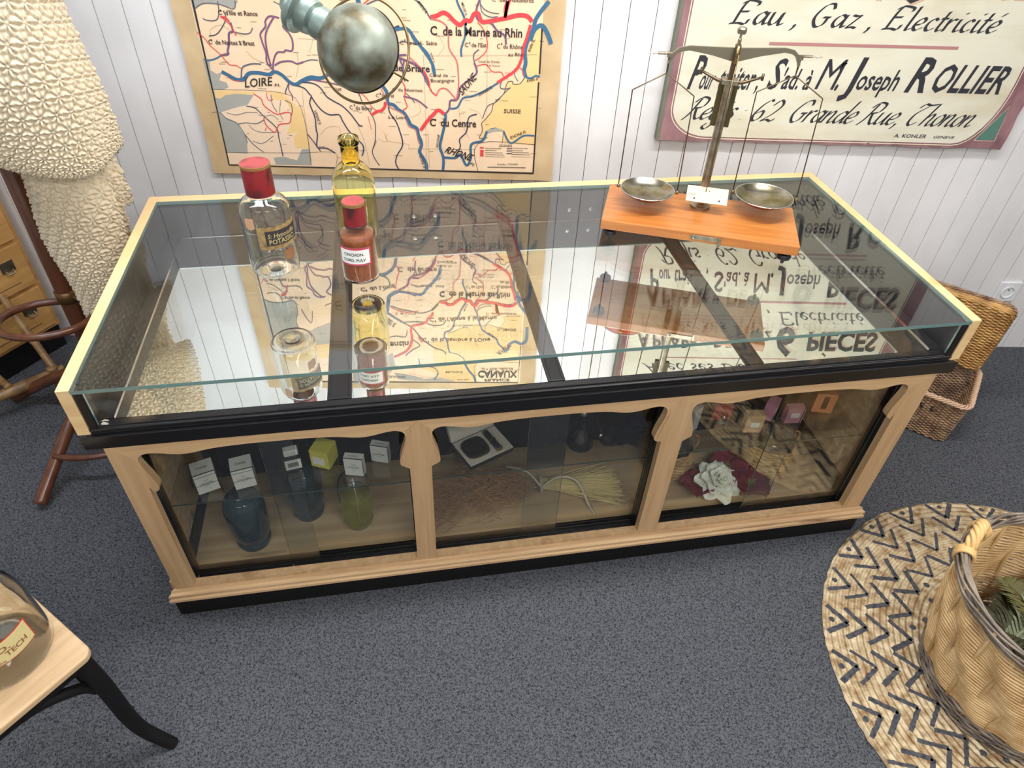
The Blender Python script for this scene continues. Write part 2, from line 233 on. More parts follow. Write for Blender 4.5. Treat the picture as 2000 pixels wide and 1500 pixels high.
MAP_LINES=[('ink',5,[[-1046,1642],[-1059,759],[-11,756]]),('ink',5,[[-11,756],[-12,1064]]),('ink',5,[[-11,1089],[-12,1236]]),('ink',4,[[-16,1461],[-19,1670],[-1046,1676],[-1046,1500],[-1059,759]]),('ink',1,[[-1059,1009],[-838,1006],[-782,951],[-780,765]]),('ink',1,[[-1058,803],[-805,808],[-775,811],[-692,811],[-695,767]]),('ink',1.5,[[-13,859],[-205,858],[-204,754]]),('ink',1.5,[[-19,1555],[-201,1558],[-204,1668]]),('blue',11,[[-1013,1065],[-993,1054],[-972,1043],[-949,1044],[-930,1062],[-899,1065],[-867,1061],[-848,1070],[-826,1060],[-808,1041],[-789,1033],[-767,1045],[-738,1057],[-707,1055],[-683,1066],[-641,1088],[-600,1115],[-561,1116],[-526,1084],[-513,1039],[-501,1017],[-500,985],[-482,978],[-467,963],[-450,953],[-437,931],[-430,915],[-410,903],[-407,883],[-399,862],[-398,845],[-405,823],[-394,802],[-384,780],[-384,757]]),('blue',6,[[-767,1043],[-735,1050],[-708,1048]]),('purple',5,[[-806,1225],[-833,1229],[-849,1215],[-851,1200],[-870,1180],[-870,1159],[-864,1124],[-867,1099],[-854,1077]]),('purple',5,[[-758,1221],[-778,1219],[-799,1203],[-784,1183],[-777,1162],[-783,1134],[-802,1135],[-810,1129],[-830,1127],[-845,1103],[-853,1072]]),('purple',5,[[-844,1089],[-823,1100],[-792,1103],[-774,1096],[-754,1102]]),('slate',3,[[-754,1102],[-730,1109],[-708,1108]]),('slate',3,[[-978,1264],[-982,1231],[-995,1213],[-1019,1211],[-1033,1216]]),('red',5,[[-980,1222],[-966,1221],[-956,1210]]),('purple',6,[[-954,1208],[-952,1184],[-965,1177],[-971,1149],[-980,1128],[-982,1117],[-1002,1114]]),('blue',4,[[-1002,1114],[-1023,1103],[-1043,1098],[-1060,1100]]),('slate',3,[[-953,1183],[-921,1177],[-901,1181],[-891,1195]]),('red',2.5,[[-1060,1177],[-1042,1162],[-1029,1140],[-1005,1116],[-985,1088],[-963,1085],[-950,1076]]),('slate',4,[[-956,1048],[-947,1078],[-928,1088],[-908,1092],[-886,1091]]),('slate',3,[[-923,1266],[-920,1266]]),('slate',2.5,[[-815,1269],[-801,1263],[-785,1254],[-774,1243]]),('red',1.5,[[-1000,1054],[-984,1040],[-958,1039]]),('navy',4,[[-789,1031],[-763,1022],[-750,1005],[-745,997],[-753,974],[-743,930],[-745,889],[-743,873],[-750,843],[-748,828],[-719,827],[-692,811]]),('navy',4,[[-745,997],[-731,971],[-714,951],[-692,940],[-663,941],[-654,921],[-637,888],[-615,864],[-595,839],[-598,813],[-603,804]]),('navy',4,[[-766,1041],[-733,1038],[-712,1025],[-696,999],[-674,984],[-648,969],[-623,942],[-602,910],[-590,906]]),('navy',3,[[-809,1038],[-823,1014],[-825,1001]]),('purple',3,[[-810,1034],[-813,1015],[-806,1000],[-807,982]]),('navy',3,[[-776,874],[-761,851],[-741,816]]),('purple',4,[[-728,1048],[-690,1043],[-648,1035],[-602,1023],[-588,1002]]),('navy',2.5,[[-588,1002],[-582,983],[-561,952],[-548,920],[-550,878],[-555,849],[-566,818],[-556,788],[-545,771]]),('red',2.5,[[-648,1035],[-602,1023],[-569,999],[-556,972],[-537,958]]),('red',9,[[-558,943],[-537,956],[-523,959],[-511,973],[-509,987]]),('red',1.5,[[-569,939],[-565,915],[-561,895]]),('navy',4,[[-499,981],[-497,954],[-479,926],[-468,893],[-461,847],[-483,808],[-489,781],[-480,759]]),('rose',2.5,[[-522,1035],[-510,1009],[-499,974],[-468,959],[-448,943],[-438,911],[-414,897],[-408,861],[-400,847]]),('navy',6,[[-472,1205],[-448,1215]]),('blue',7,[[-432,1214],[-414,1195],[-407,1181],[-382,1157],[-364,1137],[-353,1111],[-350,1089],[-343,1071]]),('red',12,[[-352,1242],[-333,1247],[-314,1256],[-298,1250],[-281,1234],[-263,1224],[-247,1237],[-232,1236],[-221,1255],[-208,1257],[-199,1237],[-184,1235],[-150,1242],[-120,1248],[-90,1256],[-60,1255],[-44,1240]]),('red',9,[[-124,1249],[-127,1273],[-120,1293],[-127,1248],[-120,1280],[-113,1302]]),('red',9,[[-48,1231],[-57,1196],[-67,1164],[-69,1139],[-80,1109],[-95,1092],[-122,1074],[-145,1058]]),('red',2.5,[[-80,1109],[-65,1098],[-60,1080]]),('red',2.5,[[-211,1107],[-182,1113],[-162,1092],[-134,1091],[-126,1078]]),('blue',13,[[5,1365],[6,1381],[5,1433],[-16,1451],[-42,1438],[-64,1454],[-70,1479],[-84,1495]]),('blue',13,[[19,1179],[8,1204],[-12,1230],[-34,1219],[-47,1187]]),('blue',12,[[4,1297],[-16,1273],[-33,1246],[-39,1218],[-53,1189],[-61,1157],[-57,1121],[-61,1098],[-54,1078]]),('blue',6,[[-54,1078],[-38,1075],[-23,1083],[-9,1081]]),('blue',6,[[-259,1133],[-261,1151],[-255,1172],[-248,1194],[-247,1235],[-245,1223],[-252,1249],[-268,1279],[-280,1313],[-296,1332],[-300,1363],[-316,1386],[-335,1395],[-340,1418],[-329,1442],[-324,1483],[-318,1503]]),('blue',4,[[-318,1503],[-286,1511],[-260,1535],[-254,1565]]),('blue',9,[[-254,1565],[-237,1603],[-217,1633],[-207,1668]]),('purple',6,[[-121,1173],[-126,1198],[-149,1211],[-168,1231],[-195,1237],[-204,1237],[-213,1248],[-213,1270],[-202,1300]]),('blue',7,[[-202,1300],[-201,1315],[-195,1338],[-180,1380],[-152,1403],[-123,1423],[-112,1451],[-92,1475],[-85,1495]]),('slate',2.5,[[-149,1251],[-173,1249],[-197,1263],[-203,1296]]),('slate',2.5,[[-113,1302],[-141,1322],[-168,1357],[-169,1384]]),('slate',4,[[-550,1266],[-511,1283],[-476,1289],[-430,1299],[-383,1280],[-352,1238],[-352,1240]]),('rose',4,[[-352,1238],[-319,1231],[-300,1209],[-298,1157],[-275,1121],[-270,1077],[-270,1039],[-277,1004]]),('red',2.5,[[-210,1233],[-191,1213],[-179,1178],[-182,1153],[-201,1133],[-217,1123]]),('slate',3.5,[[-205,1156],[-221,1141],[-219,1116]]),('purple',6,[[-219,1116],[-211,1094],[-217,1079],[-248,1055],[-264,1039],[-268,1016],[-277,1000],[-297,997],[-301,971],[-314,955]]),('blue',9,[[-314,955],[-314,935],[-319,910],[-328,876],[-335,842],[-326,812],[-324,790],[-327,759]]),('blue',6,[[-131,1066],[-161,1046],[-196,1026],[-228,1013],[-256,1006],[-275,976],[-301,972]]),('slate',3,[[-131,1066],[-135,1043],[-116,1040],[-101,1044]]),('rose',4,[[-429,1131],[-403,1110],[-377,1085]]),('red',4,[[-377,1085],[-365,1059],[-360,1029],[-342,1012]]),('slate',2.5,[[-381,1081],[-375,1055],[-356,1027]]),('rose',4,[[-342,1012],[-332,1031],[-316,1036],[-300,1027],[-277,1000]]),('red',11,[[-398,897],[-376,927],[-355,950],[-336,966],[-318,953]]),('blue',8,[[-326,806],[-283,805],[-266,818],[-245,779],[-230,806],[-228,854],[-190,868],[-176,900]]),('blue',6,[[-120,903],[-95,862],[-52,888],[-15,889]]),('navy',4,[[-285,807],[-266,844],[-268,870],[-245,896],[-240,933],[-232,949],[-210,956]]),('slate',3,[[-191,942],[-175,983],[-147,998],[-120,1028],[-105,1042]]),('purple',5,[[-456,1128],[-443,1094]]),('purple',6,[[-464,1130],[-431,1133]]),('red',3,[[-453,1056],[-441,1034],[-445,999],[-438,975],[-453,962]]),('slate',2.5,[[-442,1018],[-425,1003],[-412,986]]),('slate',2.5,[[-205,1290],[-192,1271],[-169,1261],[-145,1259]]),('slate',2,[[-91,1105],[-90,1083],[-78,1064]]),('blue',14,[[-597,1313],[-569,1291],[-560,1248],[-552,1217],[-519,1196]]),('blue',9,[[-516,1196],[-471,1202],[-426,1208],[-402,1180],[-355,1116],[-345,1080]]),('purple',7,[[-519,1193],[-481,1168],[-467,1132],[-439,1118],[-404,1104],[-381,1078],[-363,1045]]),('slate',3,[[-466,1161],[-436,1171],[-390,1163]]),('purple',5,[[-441,1053],[-445,1085],[-439,1118]]),('red',3.5,[[-519,1074],[-507,1100],[-518,1139],[-527,1186]]),('slate',4,[[-576,1194],[-548,1166],[-557,1133],[-581,1124]]),('blue',9,[[-578,1290],[-542,1322],[-509,1347]]),('navy',5,[[-509,1347],[-469,1376],[-436,1428],[-389,1473],[-347,1492],[-335,1512]]),('red',3,[[-553,1269],[-528,1286],[-488,1296],[-441,1288]]),('red',9,[[-383,1295],[-390,1313],[-405,1327],[-411,1342],[-433,1355],[-469,1365],[-477,1391],[-475,1429],[-487,1475],[-513,1506],[-557,1531]]),('red',8,[[-448,1421],[-434,1447]]),('slate',4,[[-509,1347],[-462,1343],[-420,1346],[-385,1360],[-344,1355],[-331,1330]]),('slate',4,[[-508,1522],[-475,1490],[-444,1466],[-473,1436]]),('blue',4,[[-453,1537],[-443,1577],[-393,1586],[-372,1617],[-390,1659]]),('slate',3,[[-577,1430],[-543,1418],[-502,1421],[-493,1384]]),('purple',5,[[-372,971],[-405,996],[-449,1007]]),('purple',5,[[-856,1087],[-860,1134],[-854,1181],[-821,1228]]),('red',3,[[-945,1171],[-954,1199],[-974,1219]]),('navy',2.5,[[-1027,1168],[-999,1176],[-966,1215],[-967,1239]]),('purple',3.5,[[-911,1288],[-897,1330],[-880,1355],[-868,1295]]),('slate',2.5,[[-1051,1241],[-1021,1257],[-974,1256],[-932,1247],[-928,1305],[-941,1348],[-930,1409],[-894,1399]]),('ink',1.2,[[-983,1331],[-962,1327],[-965,1344],[-984,1347],[-983,1331]]),('red',3,[[-927,1000],[-907,985],[-902,965],[-886,950],[-864,937],[-835,944],[-820,940],[-827,912],[-845,907],[-866,902],[-883,877],[-907,901],[-910,925]]),('red',2,[[-887,1005],[-884,982],[-867,986]]),('red',2,[[-915,880],[-908,893]]),('navy',3,[[-959,960],[-936,957],[-922,945],[-906,926],[-886,906],[-873,886],[-873,857],[-871,819],[-871,795]]),('slate',2.5,[[-999,901],[-970,906],[-938,904],[-912,917]]),('slate',2.5,[[-983,866],[-961,833],[-933,808]]),('slate',2,[[-873,998],[-874,970],[-863,943]]),('slate',2.5,[[-832,983],[-814,972],[-814,948],[-822,928]]),('slate',1.5,[[-844,983],[-855,943],[-847,919]]),('slate',1.5,[[-964,900],[-951,884],[-928,876],[-883,877]]),('slate',1.5,[[-925,933],[-901,930],[-881,934],[-863,919]]),('slate',1.5,[[-1027,938],[-997,931],[-963,940],[-927,941]]),('slate',1.5,[[-962,846],[-931,838],[-890,865]]),('slate',1.5,[[-1075,937],[-1047,937],[-1031,918],[-1003,905],[-985,874],[-981,837]]),('hair',0.9,[[-1019,1168],[-1018,1186],[-985,1200],[-956,1184],[-923,1168]]),('hair',0.9,[[-923,1129],[-905,1108],[-874,1095]]),('hair',0.9,[[-738,1205],[-711,1185],[-719,1157],[-731,1128]]),('hair',0.9,[[-769,1127],[-771,1091],[-785,1053]]),('hair',0.9,[[-759,1170],[-706,1168]]),('hair',0.9,[[-733,873],[-705,899],[-668,900],[-668,867]]),('hair',0.9,[[-770,1024],[-775,945],[-775,864],[-778,778]]),('hair',0.9,[[-606,910],[-588,848],[-579,770]]),('hair',0.9,[[-522,888],[-513,854],[-545,866]]),('hair',0.9,[[-335,1198],[-313,1163],[-333,1134]]),('hair',0.9,[[-379,1132],[-378,1074],[-383,753]]),('hair',0.9,[[-383,1132],[-178,1139],[-23,1147]]),('hair',0.9,[[-180,1224],[-177,927]]),('hair',0.9,[[-413,996],[-398,981],[-399,953],[-428,940]]),('hair',0.9,[[-373,892],[-374,767]]),('hair',0.9,[[-510,884],[-512,859],[-442,848],[-443,831]]),('hair',0.9,[[-443,833],[-211,837]]),('hair',0.9,[[-269,992],[-265,936],[-249,900],[-236,875]]),('hair',0.9,[[-236,973],[-204,962],[-195,942]]),('hair',0.9,[[-393,1451],[-388,1479],[-324,1503]]),('hair',0.9,[[-265,1370],[-234,1373],[-237,1409],[-243,1441],[-215,1460],[-208,1432],[-177,1408],[-176,1384]]),('hair',0.9,[[-208,1448],[-202,1472],[-182,1484]]),('hair',0.9,[[-325,1402],[-290,1386],[-265,1370],[-218,1358],[-168,1357],[-153,1353],[-108,1367],[-88,1328],[-98,1313],[-70,1309],[-27,1301]]),('hair',0.9,[[-498,1624],[-456,1632],[-433,1649],[-367,1644],[-307,1659],[-300,1639],[-267,1625],[-237,1616]]),('ink',2,[[-195,926],[-163,964],[-155,992],[-124,1024],[-117,1048],[-109,1063],[-95,1063],[-95,1056],[-73,1057],[-58,1076]]),('ink',2,[[-195,926],[-191,901],[-201,876],[-174,879]]),('ink',1.5,[[-120,899],[-123,861]]),('ink',2,[[-172,775],[-38,776]]),('red',5,[[-198,844],[-186,844]]),('red',10,[[-198,831],[-186,831]]),('red',5,[[-198,822],[-186,822]]),('red',5,[[-198,816],[-186,816]]),('purple',3,[[-107,843],[-89,843]]),('slate',3,[[-107,835],[-89,835]]),('navy',3,[[-107,826],[-89,826]])]
MAP_TEXTS=[('LOIRE', -950, 1019, 87, 25.3, 0.103, 0.3, 0.6, 'ink'), ('Fl.', -856, 1025, 18, 9.0, 0.0, 0.3, 0.2, 'ink'), ("C  d'Ille et Rance", -984, 1228, 116, 13.0, 0.0, 0, 0.7, 'ink'), ('C  de Nantes à Brest', -1032, 1145, 138, 13.0, 0.0, 0, 0.7, 'ink'), ('C  de Briare', -513, 1084, 153, 21.0, 0.0, 0, 0.7, 'ink'), ('C  de la H   Seine', -448, 1162, 113, 12.0, 0.018, 0, 0.5, 'ink'), ('C  de la Marne au Rhin', -354, 1193, 282, 25.0, 0.007, 0, 1, 'ink'), ("C  de l'Est", -249, 1162, 68, 12.0, 0.015, 0, 0.5, 'ink'), ('C  du Rhône', -149, 1161, 80, 13.0, 0.0, 0, 0.5, 'ink'), ('au Rhin', -113, 1139, 51, 11.0, 0.02, 0, 0.5, 'ink'), ('Canal de', -362, 1070, 59, 10.0, 0.017, 0, 0.4, 'ink'), ('Bourgogne', -358, 1053, 75, 11.0, 0.04, 0, 0.4, 'ink'), ('Canal du Doubs', -207, 1118, 68, 7.0, 0.0, 0, 0.2, 'ink'), ('à la Saône', -180, 1108, 42, 5.0, -0.024, 0, 0.2, 'ink'), ('C  du Nivernais', -483, 1022, 97, 10.0, 0.0, 0, 0.4, 'ink'), ('C  latéral', -537, 1001, 57, 11.0, 0.018, 0, 0.4, 'ink'), ('C  du Berry', -626, 960, 73, 13.0, -0.027, 0, 0.4, 'ink'), ('à la Loire', -503, 933, 60, 11.0, 0.0, 0, 0.4, 'ink'), ('C  du Centre', -366, 913, 154, 24.0, 0.0, 0, 1, 'ink'), ('SAONE', -258, 1014, 72, 21.9, 0.864, 0.3, 0.7, 'ink'), ('RHONE', -321, 824, 91, 23.7, -0.301, 0.4, 0.9, 'ink'), ('Fl.', -234, 784, 16, 10.3, -0.606, 0.3, 0.4, 'ink'), ('SAONE', -342, 838, 46, 7.9, 1.395, 0.3, 0.3, 'ink'), ('DOUBS R.', -202, 1014, 50, 10.1, 0.544, 0.3, 0.4, 'ink'), ('RHONE Fl.', -95, 875, 57, 10.4, 0.416, 0.3, 0.4, 'ink'), ('RHIN Fl.', -50, 1062, 39, 9.0, 0.207, 0.3, 0.4, 'ink'), ('RHIN FL.', -45, 1152, 41, 8.9, 1.195, 0.3, 0.4, 'ink'), ('SUISSE', -121, 963, 56, 13.0, 0.0, 0, 0.5, 'ink'), ('LÉGENDE', -133, 848, 44, 8.0, 0.023, 0, 0.3, 'ink'), ('Echelle 1/720.000', -137, 783, 70, 6.0, 0.029, 0, 0.2, 'ink'), ('LOIRE Fl.', -407, 808, 46, 8.0, -1.305, 0.3, 0.3, 'ink'), ('VIENNE R.', -744, 954, 49, 9.4, -1.365, 0.3, 0.2, 'ink'), ('CHER R.', -560, 830, 31, 4.5, 1.136, 0.3, 0.2, 'ink'), ('CHER', -671, 1018, 25, 9.1, -0.04, 0.3, 0.2, 'ink'), ('MARNE R.', -391, 1282, 39, 9.4, -0.912, 0.3, 0.3, 'ink'), ('MEUSE R.', -260, 1285, 38, 7.3, -1.224, 0.3, 0.3, 'ink'), ('SEINE R.', -358, 1142, 32, 5.4, -1.219, 0.3, 0.2, 'ink'), ('T', -969, 1232, 6, 7.0, 0.0, 0, 0, 'ink'), ('C  du Loing', -665, 1182, 138, 16.7, -0.116, 0, 0.8, 'ink'), ("C  de l'Ourcq", -535, 1297, 82, 12.0, 0.024, 0, 0.4, 'ink'), ("C  de l'Aisne à la Marne", -399, 1322, 277, 19.9, -0.05, 0, 0.8, 'ink'), ('C  des Houillères', -167, 1291, 125, 12.0, 0.008, 0, 0.3, 'ink'), ('C  des Ardennes', -326, 1359, 104, 9.0, -0.058, 0, 0.3, 'ink'), ("C  de la Sambre à l'Oise", -433, 1428, 286, 19.0, -0.021, 0, 0.8, 'ink'), ('C  de St Quentin', -776, 1471, 286, 27.5, -0.094, 0, 1, 'ink'), ('ALLEMAGNE', -120, 1370, 81, 14.0, 0.0, 0, 0.3, 'ink'), ('BELGIQUE', -338, 1607, 74, 10.0, 0.0, 0, 0.3, 'ink'), ('PAYS BAS', -289, 1651, 52, 7.0, 0.0, 0, 0.2, 'ink'), ('CANAUX', -198, 1605, 174, 37.0, -0.017, 0, 1.5, 'ink'), ('FRANCE', -167, 1649, 110, 15.0, -0.018, 0, 0.8, 'ink'), ('par P. VIDAL LABLACHE', -181, 1587, 137, 13.0, -0.022, 0, 0.2, 'ink'), ('RHIN', -121, 1500, 66, 21.3, -0.775, 0.3, 0.4, 'ink'), ('MOSELLE', -152, 1392, 47, 9.2, 0.77, 0.3, 0.2, 'ink'), ('OISE R.', -577, 1316, 59, 23.8, 0.725, 0.3, 0.6, 'ink'), ('MER DU NORD', -593, 1637, 78, 12.0, 0.0, 0, 0.2, 'ink'), ('ANGLETERRE', -807, 1380, 97, 13.1, 0.031, 0, 0.2, 'ink'), ('l', -976, 1236, 3, 6.0, 0.0, 0, 0.5, 'ink'), ('l', -1023, 1153, 3, 6.0, 0.0, 0, 0.5, 'ink'), ('l', -337, 1210, 3, 6.0, 0.0, 0, 0.5, 'ink'), ('l', -235, 1171, 3, 6.0, 0.0, 0, 0.5, 'ink'), ('l', -136, 1171, 3, 6.0, 0.0, 0, 0.5, 'ink'), ('l', -469, 1030, 3, 7.0, 0.0, 0, 0.5, 'ink'), ('l', -348, 930, 3, 7.0, 0.0, 0, 0.5, 'ink'), ('l', -643, 1190, 4, 8.0, 0.0, 0, 0.5, 'ink'), ('l', -376, 1334, 5, 9.0, 0.0, 0, 0.5, 'ink'), ('l', -409, 1441, 4, 9.0, 0.0, 0, 0.5, 'ink'), ('l', -524, 1009, 3, 7.0, 0.0, 0, 0.5, 'ink'), ('l', -611, 970, 3, 7.0, 0.0, 0, 0.5, 'ink'), ('l', -435, 1172, 3, 6.0, 0.0, 0, 0.5, 'ink')]
MAP_NAMES=[(-547,1100,13),(-219,1280,14),(-846,858,5),(-208,1352,19),(-910,1017,26),(-293,1073,15),(-813,1058,16),(-978,1638,18),(-474,988,15),(-396,1086,21),(-853,1410,20),(-236,1308,17),(-666,1043,25),(-457,881,19),(-1016,1088,19),(-631,1213,23),(-440,1231,24),(-700,1028,19),(-499,1622,11),(-864,837,12),(-456,1321,25),(-328,938,16),(-894,1212,16),(-127,1072,15),(-302,1236,20),(-624,1121,13),(-904,1515,17),(-462,1573,17),(-780,1129,15),(-435,1260,10),(-943,1155,12),(-445,1542,20),(-993,1120,19),(-372,946,23),(-871,1090,16),(-121,1089,14),(-518,1180,15),(-352,1376,10),(-286,835,24),(-683,1163,21),(-436,1375,13),(-131,1002,23),(-605,906,11),(-903,846,7),(-724,1411,11),(-26,1386,17),(-372,826,13),(-431,1582,23),(-620,1279,16),(-535,1239,23),(-23,827,17),(-168,1244,17),(-154,1640,16),(-9,982,11),(-955,1050,18),(-534,1328,16),(-556,1217,18),(-740,1122,11),(-386,1368,13),(-205,1458,11),(-18,1186,12),(-150,1005,15),(-341,1093,25),(-385,1624,23),(-590,1460,18),(-337,1191,25),(-878,1076,16),(-939,1194,14),(-479,1473,11),(-688,1494,24),(-63,1554,22),(-231,1013,10),(-598,950,10),(-503,908,22),(-250,1017,11),(-617,955,20),(-65,1329,24),(-976,870,5),(-799,1290,18),(-746,832,21),(-867,1576,26),(-1009,1094,21),(-877,877,12),(-250,1000,19),(-235,1029,25),(-211,887,12),(-796,1425,21),(-142,1215,24),(-893,1433,16),(-411,1646,25),(-165,911,15),(-269,956,15),(-725,1124,25),(-337,1054,10),(-685,795,19),(-783,1348,13),(-34,1595,25),(-875,1323,17),(-188,1090,21),(-561,1575,15),(-1027,1482,11),(-389,1347,24),(-405,1308,24),(-125,1191,14),(-515,1579,21),(-334,926,23),(-861,1410,14),(-667,1082,21),(-626,1379,21),(-839,868,11),(-663,1127,21),(-361,968,19),(-983,1408,10),(-849,1610,21),(-829,952,7),(-16,1466,12),(-791,966,12),(-575,1422,19),(-199,1403,17),(-27,1510,17),(-396,1166,17),(-362,1340,26),(-105,1612,22),(-210,1627,20),(-449,1238,23),(-1004,1047,15),(-91,1499,21),(-203,1187,10),(-711,1313,12),(-92,1435,21),(-391,883,18),(-40,1017,25),(-895,942,8),(-889,1096,14),(-934,957,11),(-493,808,26),(-528,951,13),(-610,822,20),(-863,914,9),(-905,1448,19),(-678,1538,14),(-181,923,12),(-284,1500,10),(-711,1304,23),(-715,1010,19),(-39,1309,12),(-261,962,15),(-506,1317,22),(-410,1200,20),(-682,1186,11),(-182,842,55),(-91,845,55),(-181,835,38),(-90,837,38),(-181,827,60),(-90,830,60),(-181,820,65),(-90,823,65),(-181,813,66),(-89,815,66),(-182,842,55),(-91,845,55),(-181,835,38),(-90,837,38),(-181,827,60),(-90,830,60),(-181,820,65),(-90,823,65)]
import mathutils.geometry as mg
# ================================================================ the room
def struct(o): o['kind'] = 'structure'; return o
XL, XR, YF, ZC = -3.4, 3.4, -4.4, 2.6
fl = G().box(XL, XR, YF, .12, -.05, 0).build('floor', M['carpet']); struct(fl)
struct(G().box(XL, XR, YF, .12, ZC, ZC+.05).build('ceiling', M['ceil']))
struct(G().box(XL-.1, XL, YF, .12, 0, ZC).build('wall_left', M['plain']))
struct(G().box(XR, XR+.1, YF, .12, 0, ZC).build('wall_right', M['plain']))
struct(G().box(XL-.1, XR+.1, YF-.1, YF, 0, ZC).build('wall_front', M['plain']))
g = G(); w = .0845; x = -1.52-23*w; prof = []
while x < XR:
    prof += [(x-.0011, 0), (x-.0011, .004), (x+.0011, .004), (x+.0011, 0)]; x += w
prof = [p for p in prof if XL < p[0] < XR]
poly = [(XL, 0)]+prof+[(XR, 0), (XR, .12), (XL, .12)]
vs = [(a, b, 0) for a, b in poly]+[(a, b, ZC) for a, b in poly]; n = len(poly)
g.add(vs, [(i, (i+1) % n, (i+1) % n+n, i+n) for i in range(n)])
groove_gap = g.build('wall_back', [M['wall'], M['ink']], fixn=True)
for p in groove_gap.data.polygons:
    if abs(p.center.y-.004) < .001: p.material_index = 1
struct(groove_gap)
# knots and nail heads that show through the paint (marks with a shape of their own)
for i, (x, y, L, p, c) in enumerate(BATTENS):
    t = thing('ceiling_batten', ['white fluorescent batten above the counter and its wall', 'white fluorescent batten over the left side of the shop', 'white fluorescent batten over the aisle in front of the counter', 'white fluorescent batten at the far front left of the shop', 'white fluorescent batten over the right side of the shop'][i], 'ceiling light', (x, y, ZC), 0, 'fluorescent battens on the ceiling')
    G().box(-L/2-.03, L/2+.03, -.09, .09, -.06, 0).build('housing', M['white'], t, bevel=.004)
    em = mat('lit_tube', (1, 1, 1), .5); em.node_tree.nodes['Principled BSDF'].inputs['Emission Color'].default_value = (*c, 1); em.node_tree.nodes['Principled BSDF'].inputs['Emission Strength'].default_value = 6
    for s in (-.04, .04): G().tube([(-L/2, s, -.072), (L/2, s, -.072)], .013, 10).build('tube', em, t, smooth=True)
# ---------------------------------------------------------------- wall map
MC = {'blue': srgb(58, 104, 138), 'purple': srgb(120, 84, 118), 'red': srgb(222, 66, 72), 'rose': srgb(204, 110, 110), 'navy': srgb(52, 66, 94), 'slate': srgb(92, 98, 116), 'ink': srgb(44, 40, 42), 'hair': srgb(168, 148, 128), 'sea': srgb(166, 166, 158), 'ochre': srgb(236, 200, 138), 'pale': srgb(240, 212, 182)}
def fade(c): return tuple(v for v in c)
order = list(MC); mm = [mat('map_'+k, MC[k], .65) for k in order]
paper = mat('map_paper', srgb(240, 210, 176), .6); noisy(paper, srgb(236, 204, 170), srgb(245, 216, 182), (4, 4, 4), 5)
margin = mat('map_linen_margin', srgb(206, 178, 134), .7); noisy(margin, srgb(188, 158, 114), srgb(218, 192, 152), (6, 6, 6), 6, (.3, .7))
mp_ = thing('wall_map', 'large old map of French canals hung on the white wall', 'map', (-.53, 0, .728))
def mloc(p): return (p[0]/1000+.53, p[1]/1000-.728)
def edge_wobble(x0, x1, z0, z1, n=24, a=.0015):
    pts = []
    for (ax, az), (bx, bz) in (((x0, z0), (x1, z0)), ((x1, z0), (x1, z1)), ((x1, z1), (x0, z1)), ((x0, z1), (x0, z0))):
        for i in range(n): t = i/n; pts.append((ax+(bx-ax)*t+random.uniform(-a, a), az+(bz-az)*t+random.uniform(-a, a)))
    return pts
G().prism(edge_wobble(-1.118+.53, .055+.53, 0, 1.713-.728), -.014, -.004).build('linen_sheet', margin, mp_)
pb = [mloc(p) for p in MAP_LINES[0][2]]
X0, Z0 = mloc(MAP_LINES[0][2][1]); X1, _ = mloc(MAP_LINES[0][2][2]); Z1 = mloc(MAP_LINES[3][2][1])[1]
g = G().box(X0, X1, -.0146, -.0138, Z0, Z1).build('map_paper', paper, mp_)
g = G(); D = -.015; lv = 0
for c, pts in MAP_AREAS:
    lv += 1; q = [mloc(p) for p in pts]; tr = mg.tessellate_polygon([[Vector((a, b, 0)) for a, b in q]]); g.add([(a, D-.00004*lv, b) for a, b in q], [t for t in tr], order.index(c))
for k, (c, wd, pts) in enumerate(MAP_LINES):
    thick = wd/1000*1.0
    d = D-.0008 - (.0002 if c in ('blue', 'navy', 'purple', 'slate') else (.0004 if c in ('red', 'rose') else 0)) - .000002*k
    g.ribbon([mloc(p) for p in pts], thick, d, order.index(c), smooth=0 if (c == 'ink' and wd > 2.5) else 4)
for X, Z, w_ in MAP_NAMES:
    x, z = mloc((X, Z)); a = 0
    while a < w_/1000: l = random.uniform(.0012, .003); g.ribbon([(x+a, z), (x+a+l, z)], .0014, D-.0012, order.index('ink'), smooth=0); a += l+.0007
for t, x, z, w_, h, a, sh, bold, c in MAP_TEXTS:
    x, z = mloc((x, z)); ca, sa = math.cos(a), math.sin(a)
    vs, fs = text_mesh(t, w_/1000, h/1000, sh, bold*1.6)
    g.add([(x+v.x*ca-v.y*sa, D-.0018, z+v.x*sa+v.y*ca) for v in vs], fs, order.index(c))
g.build('printed_map', mm, mp_, fixn=False)
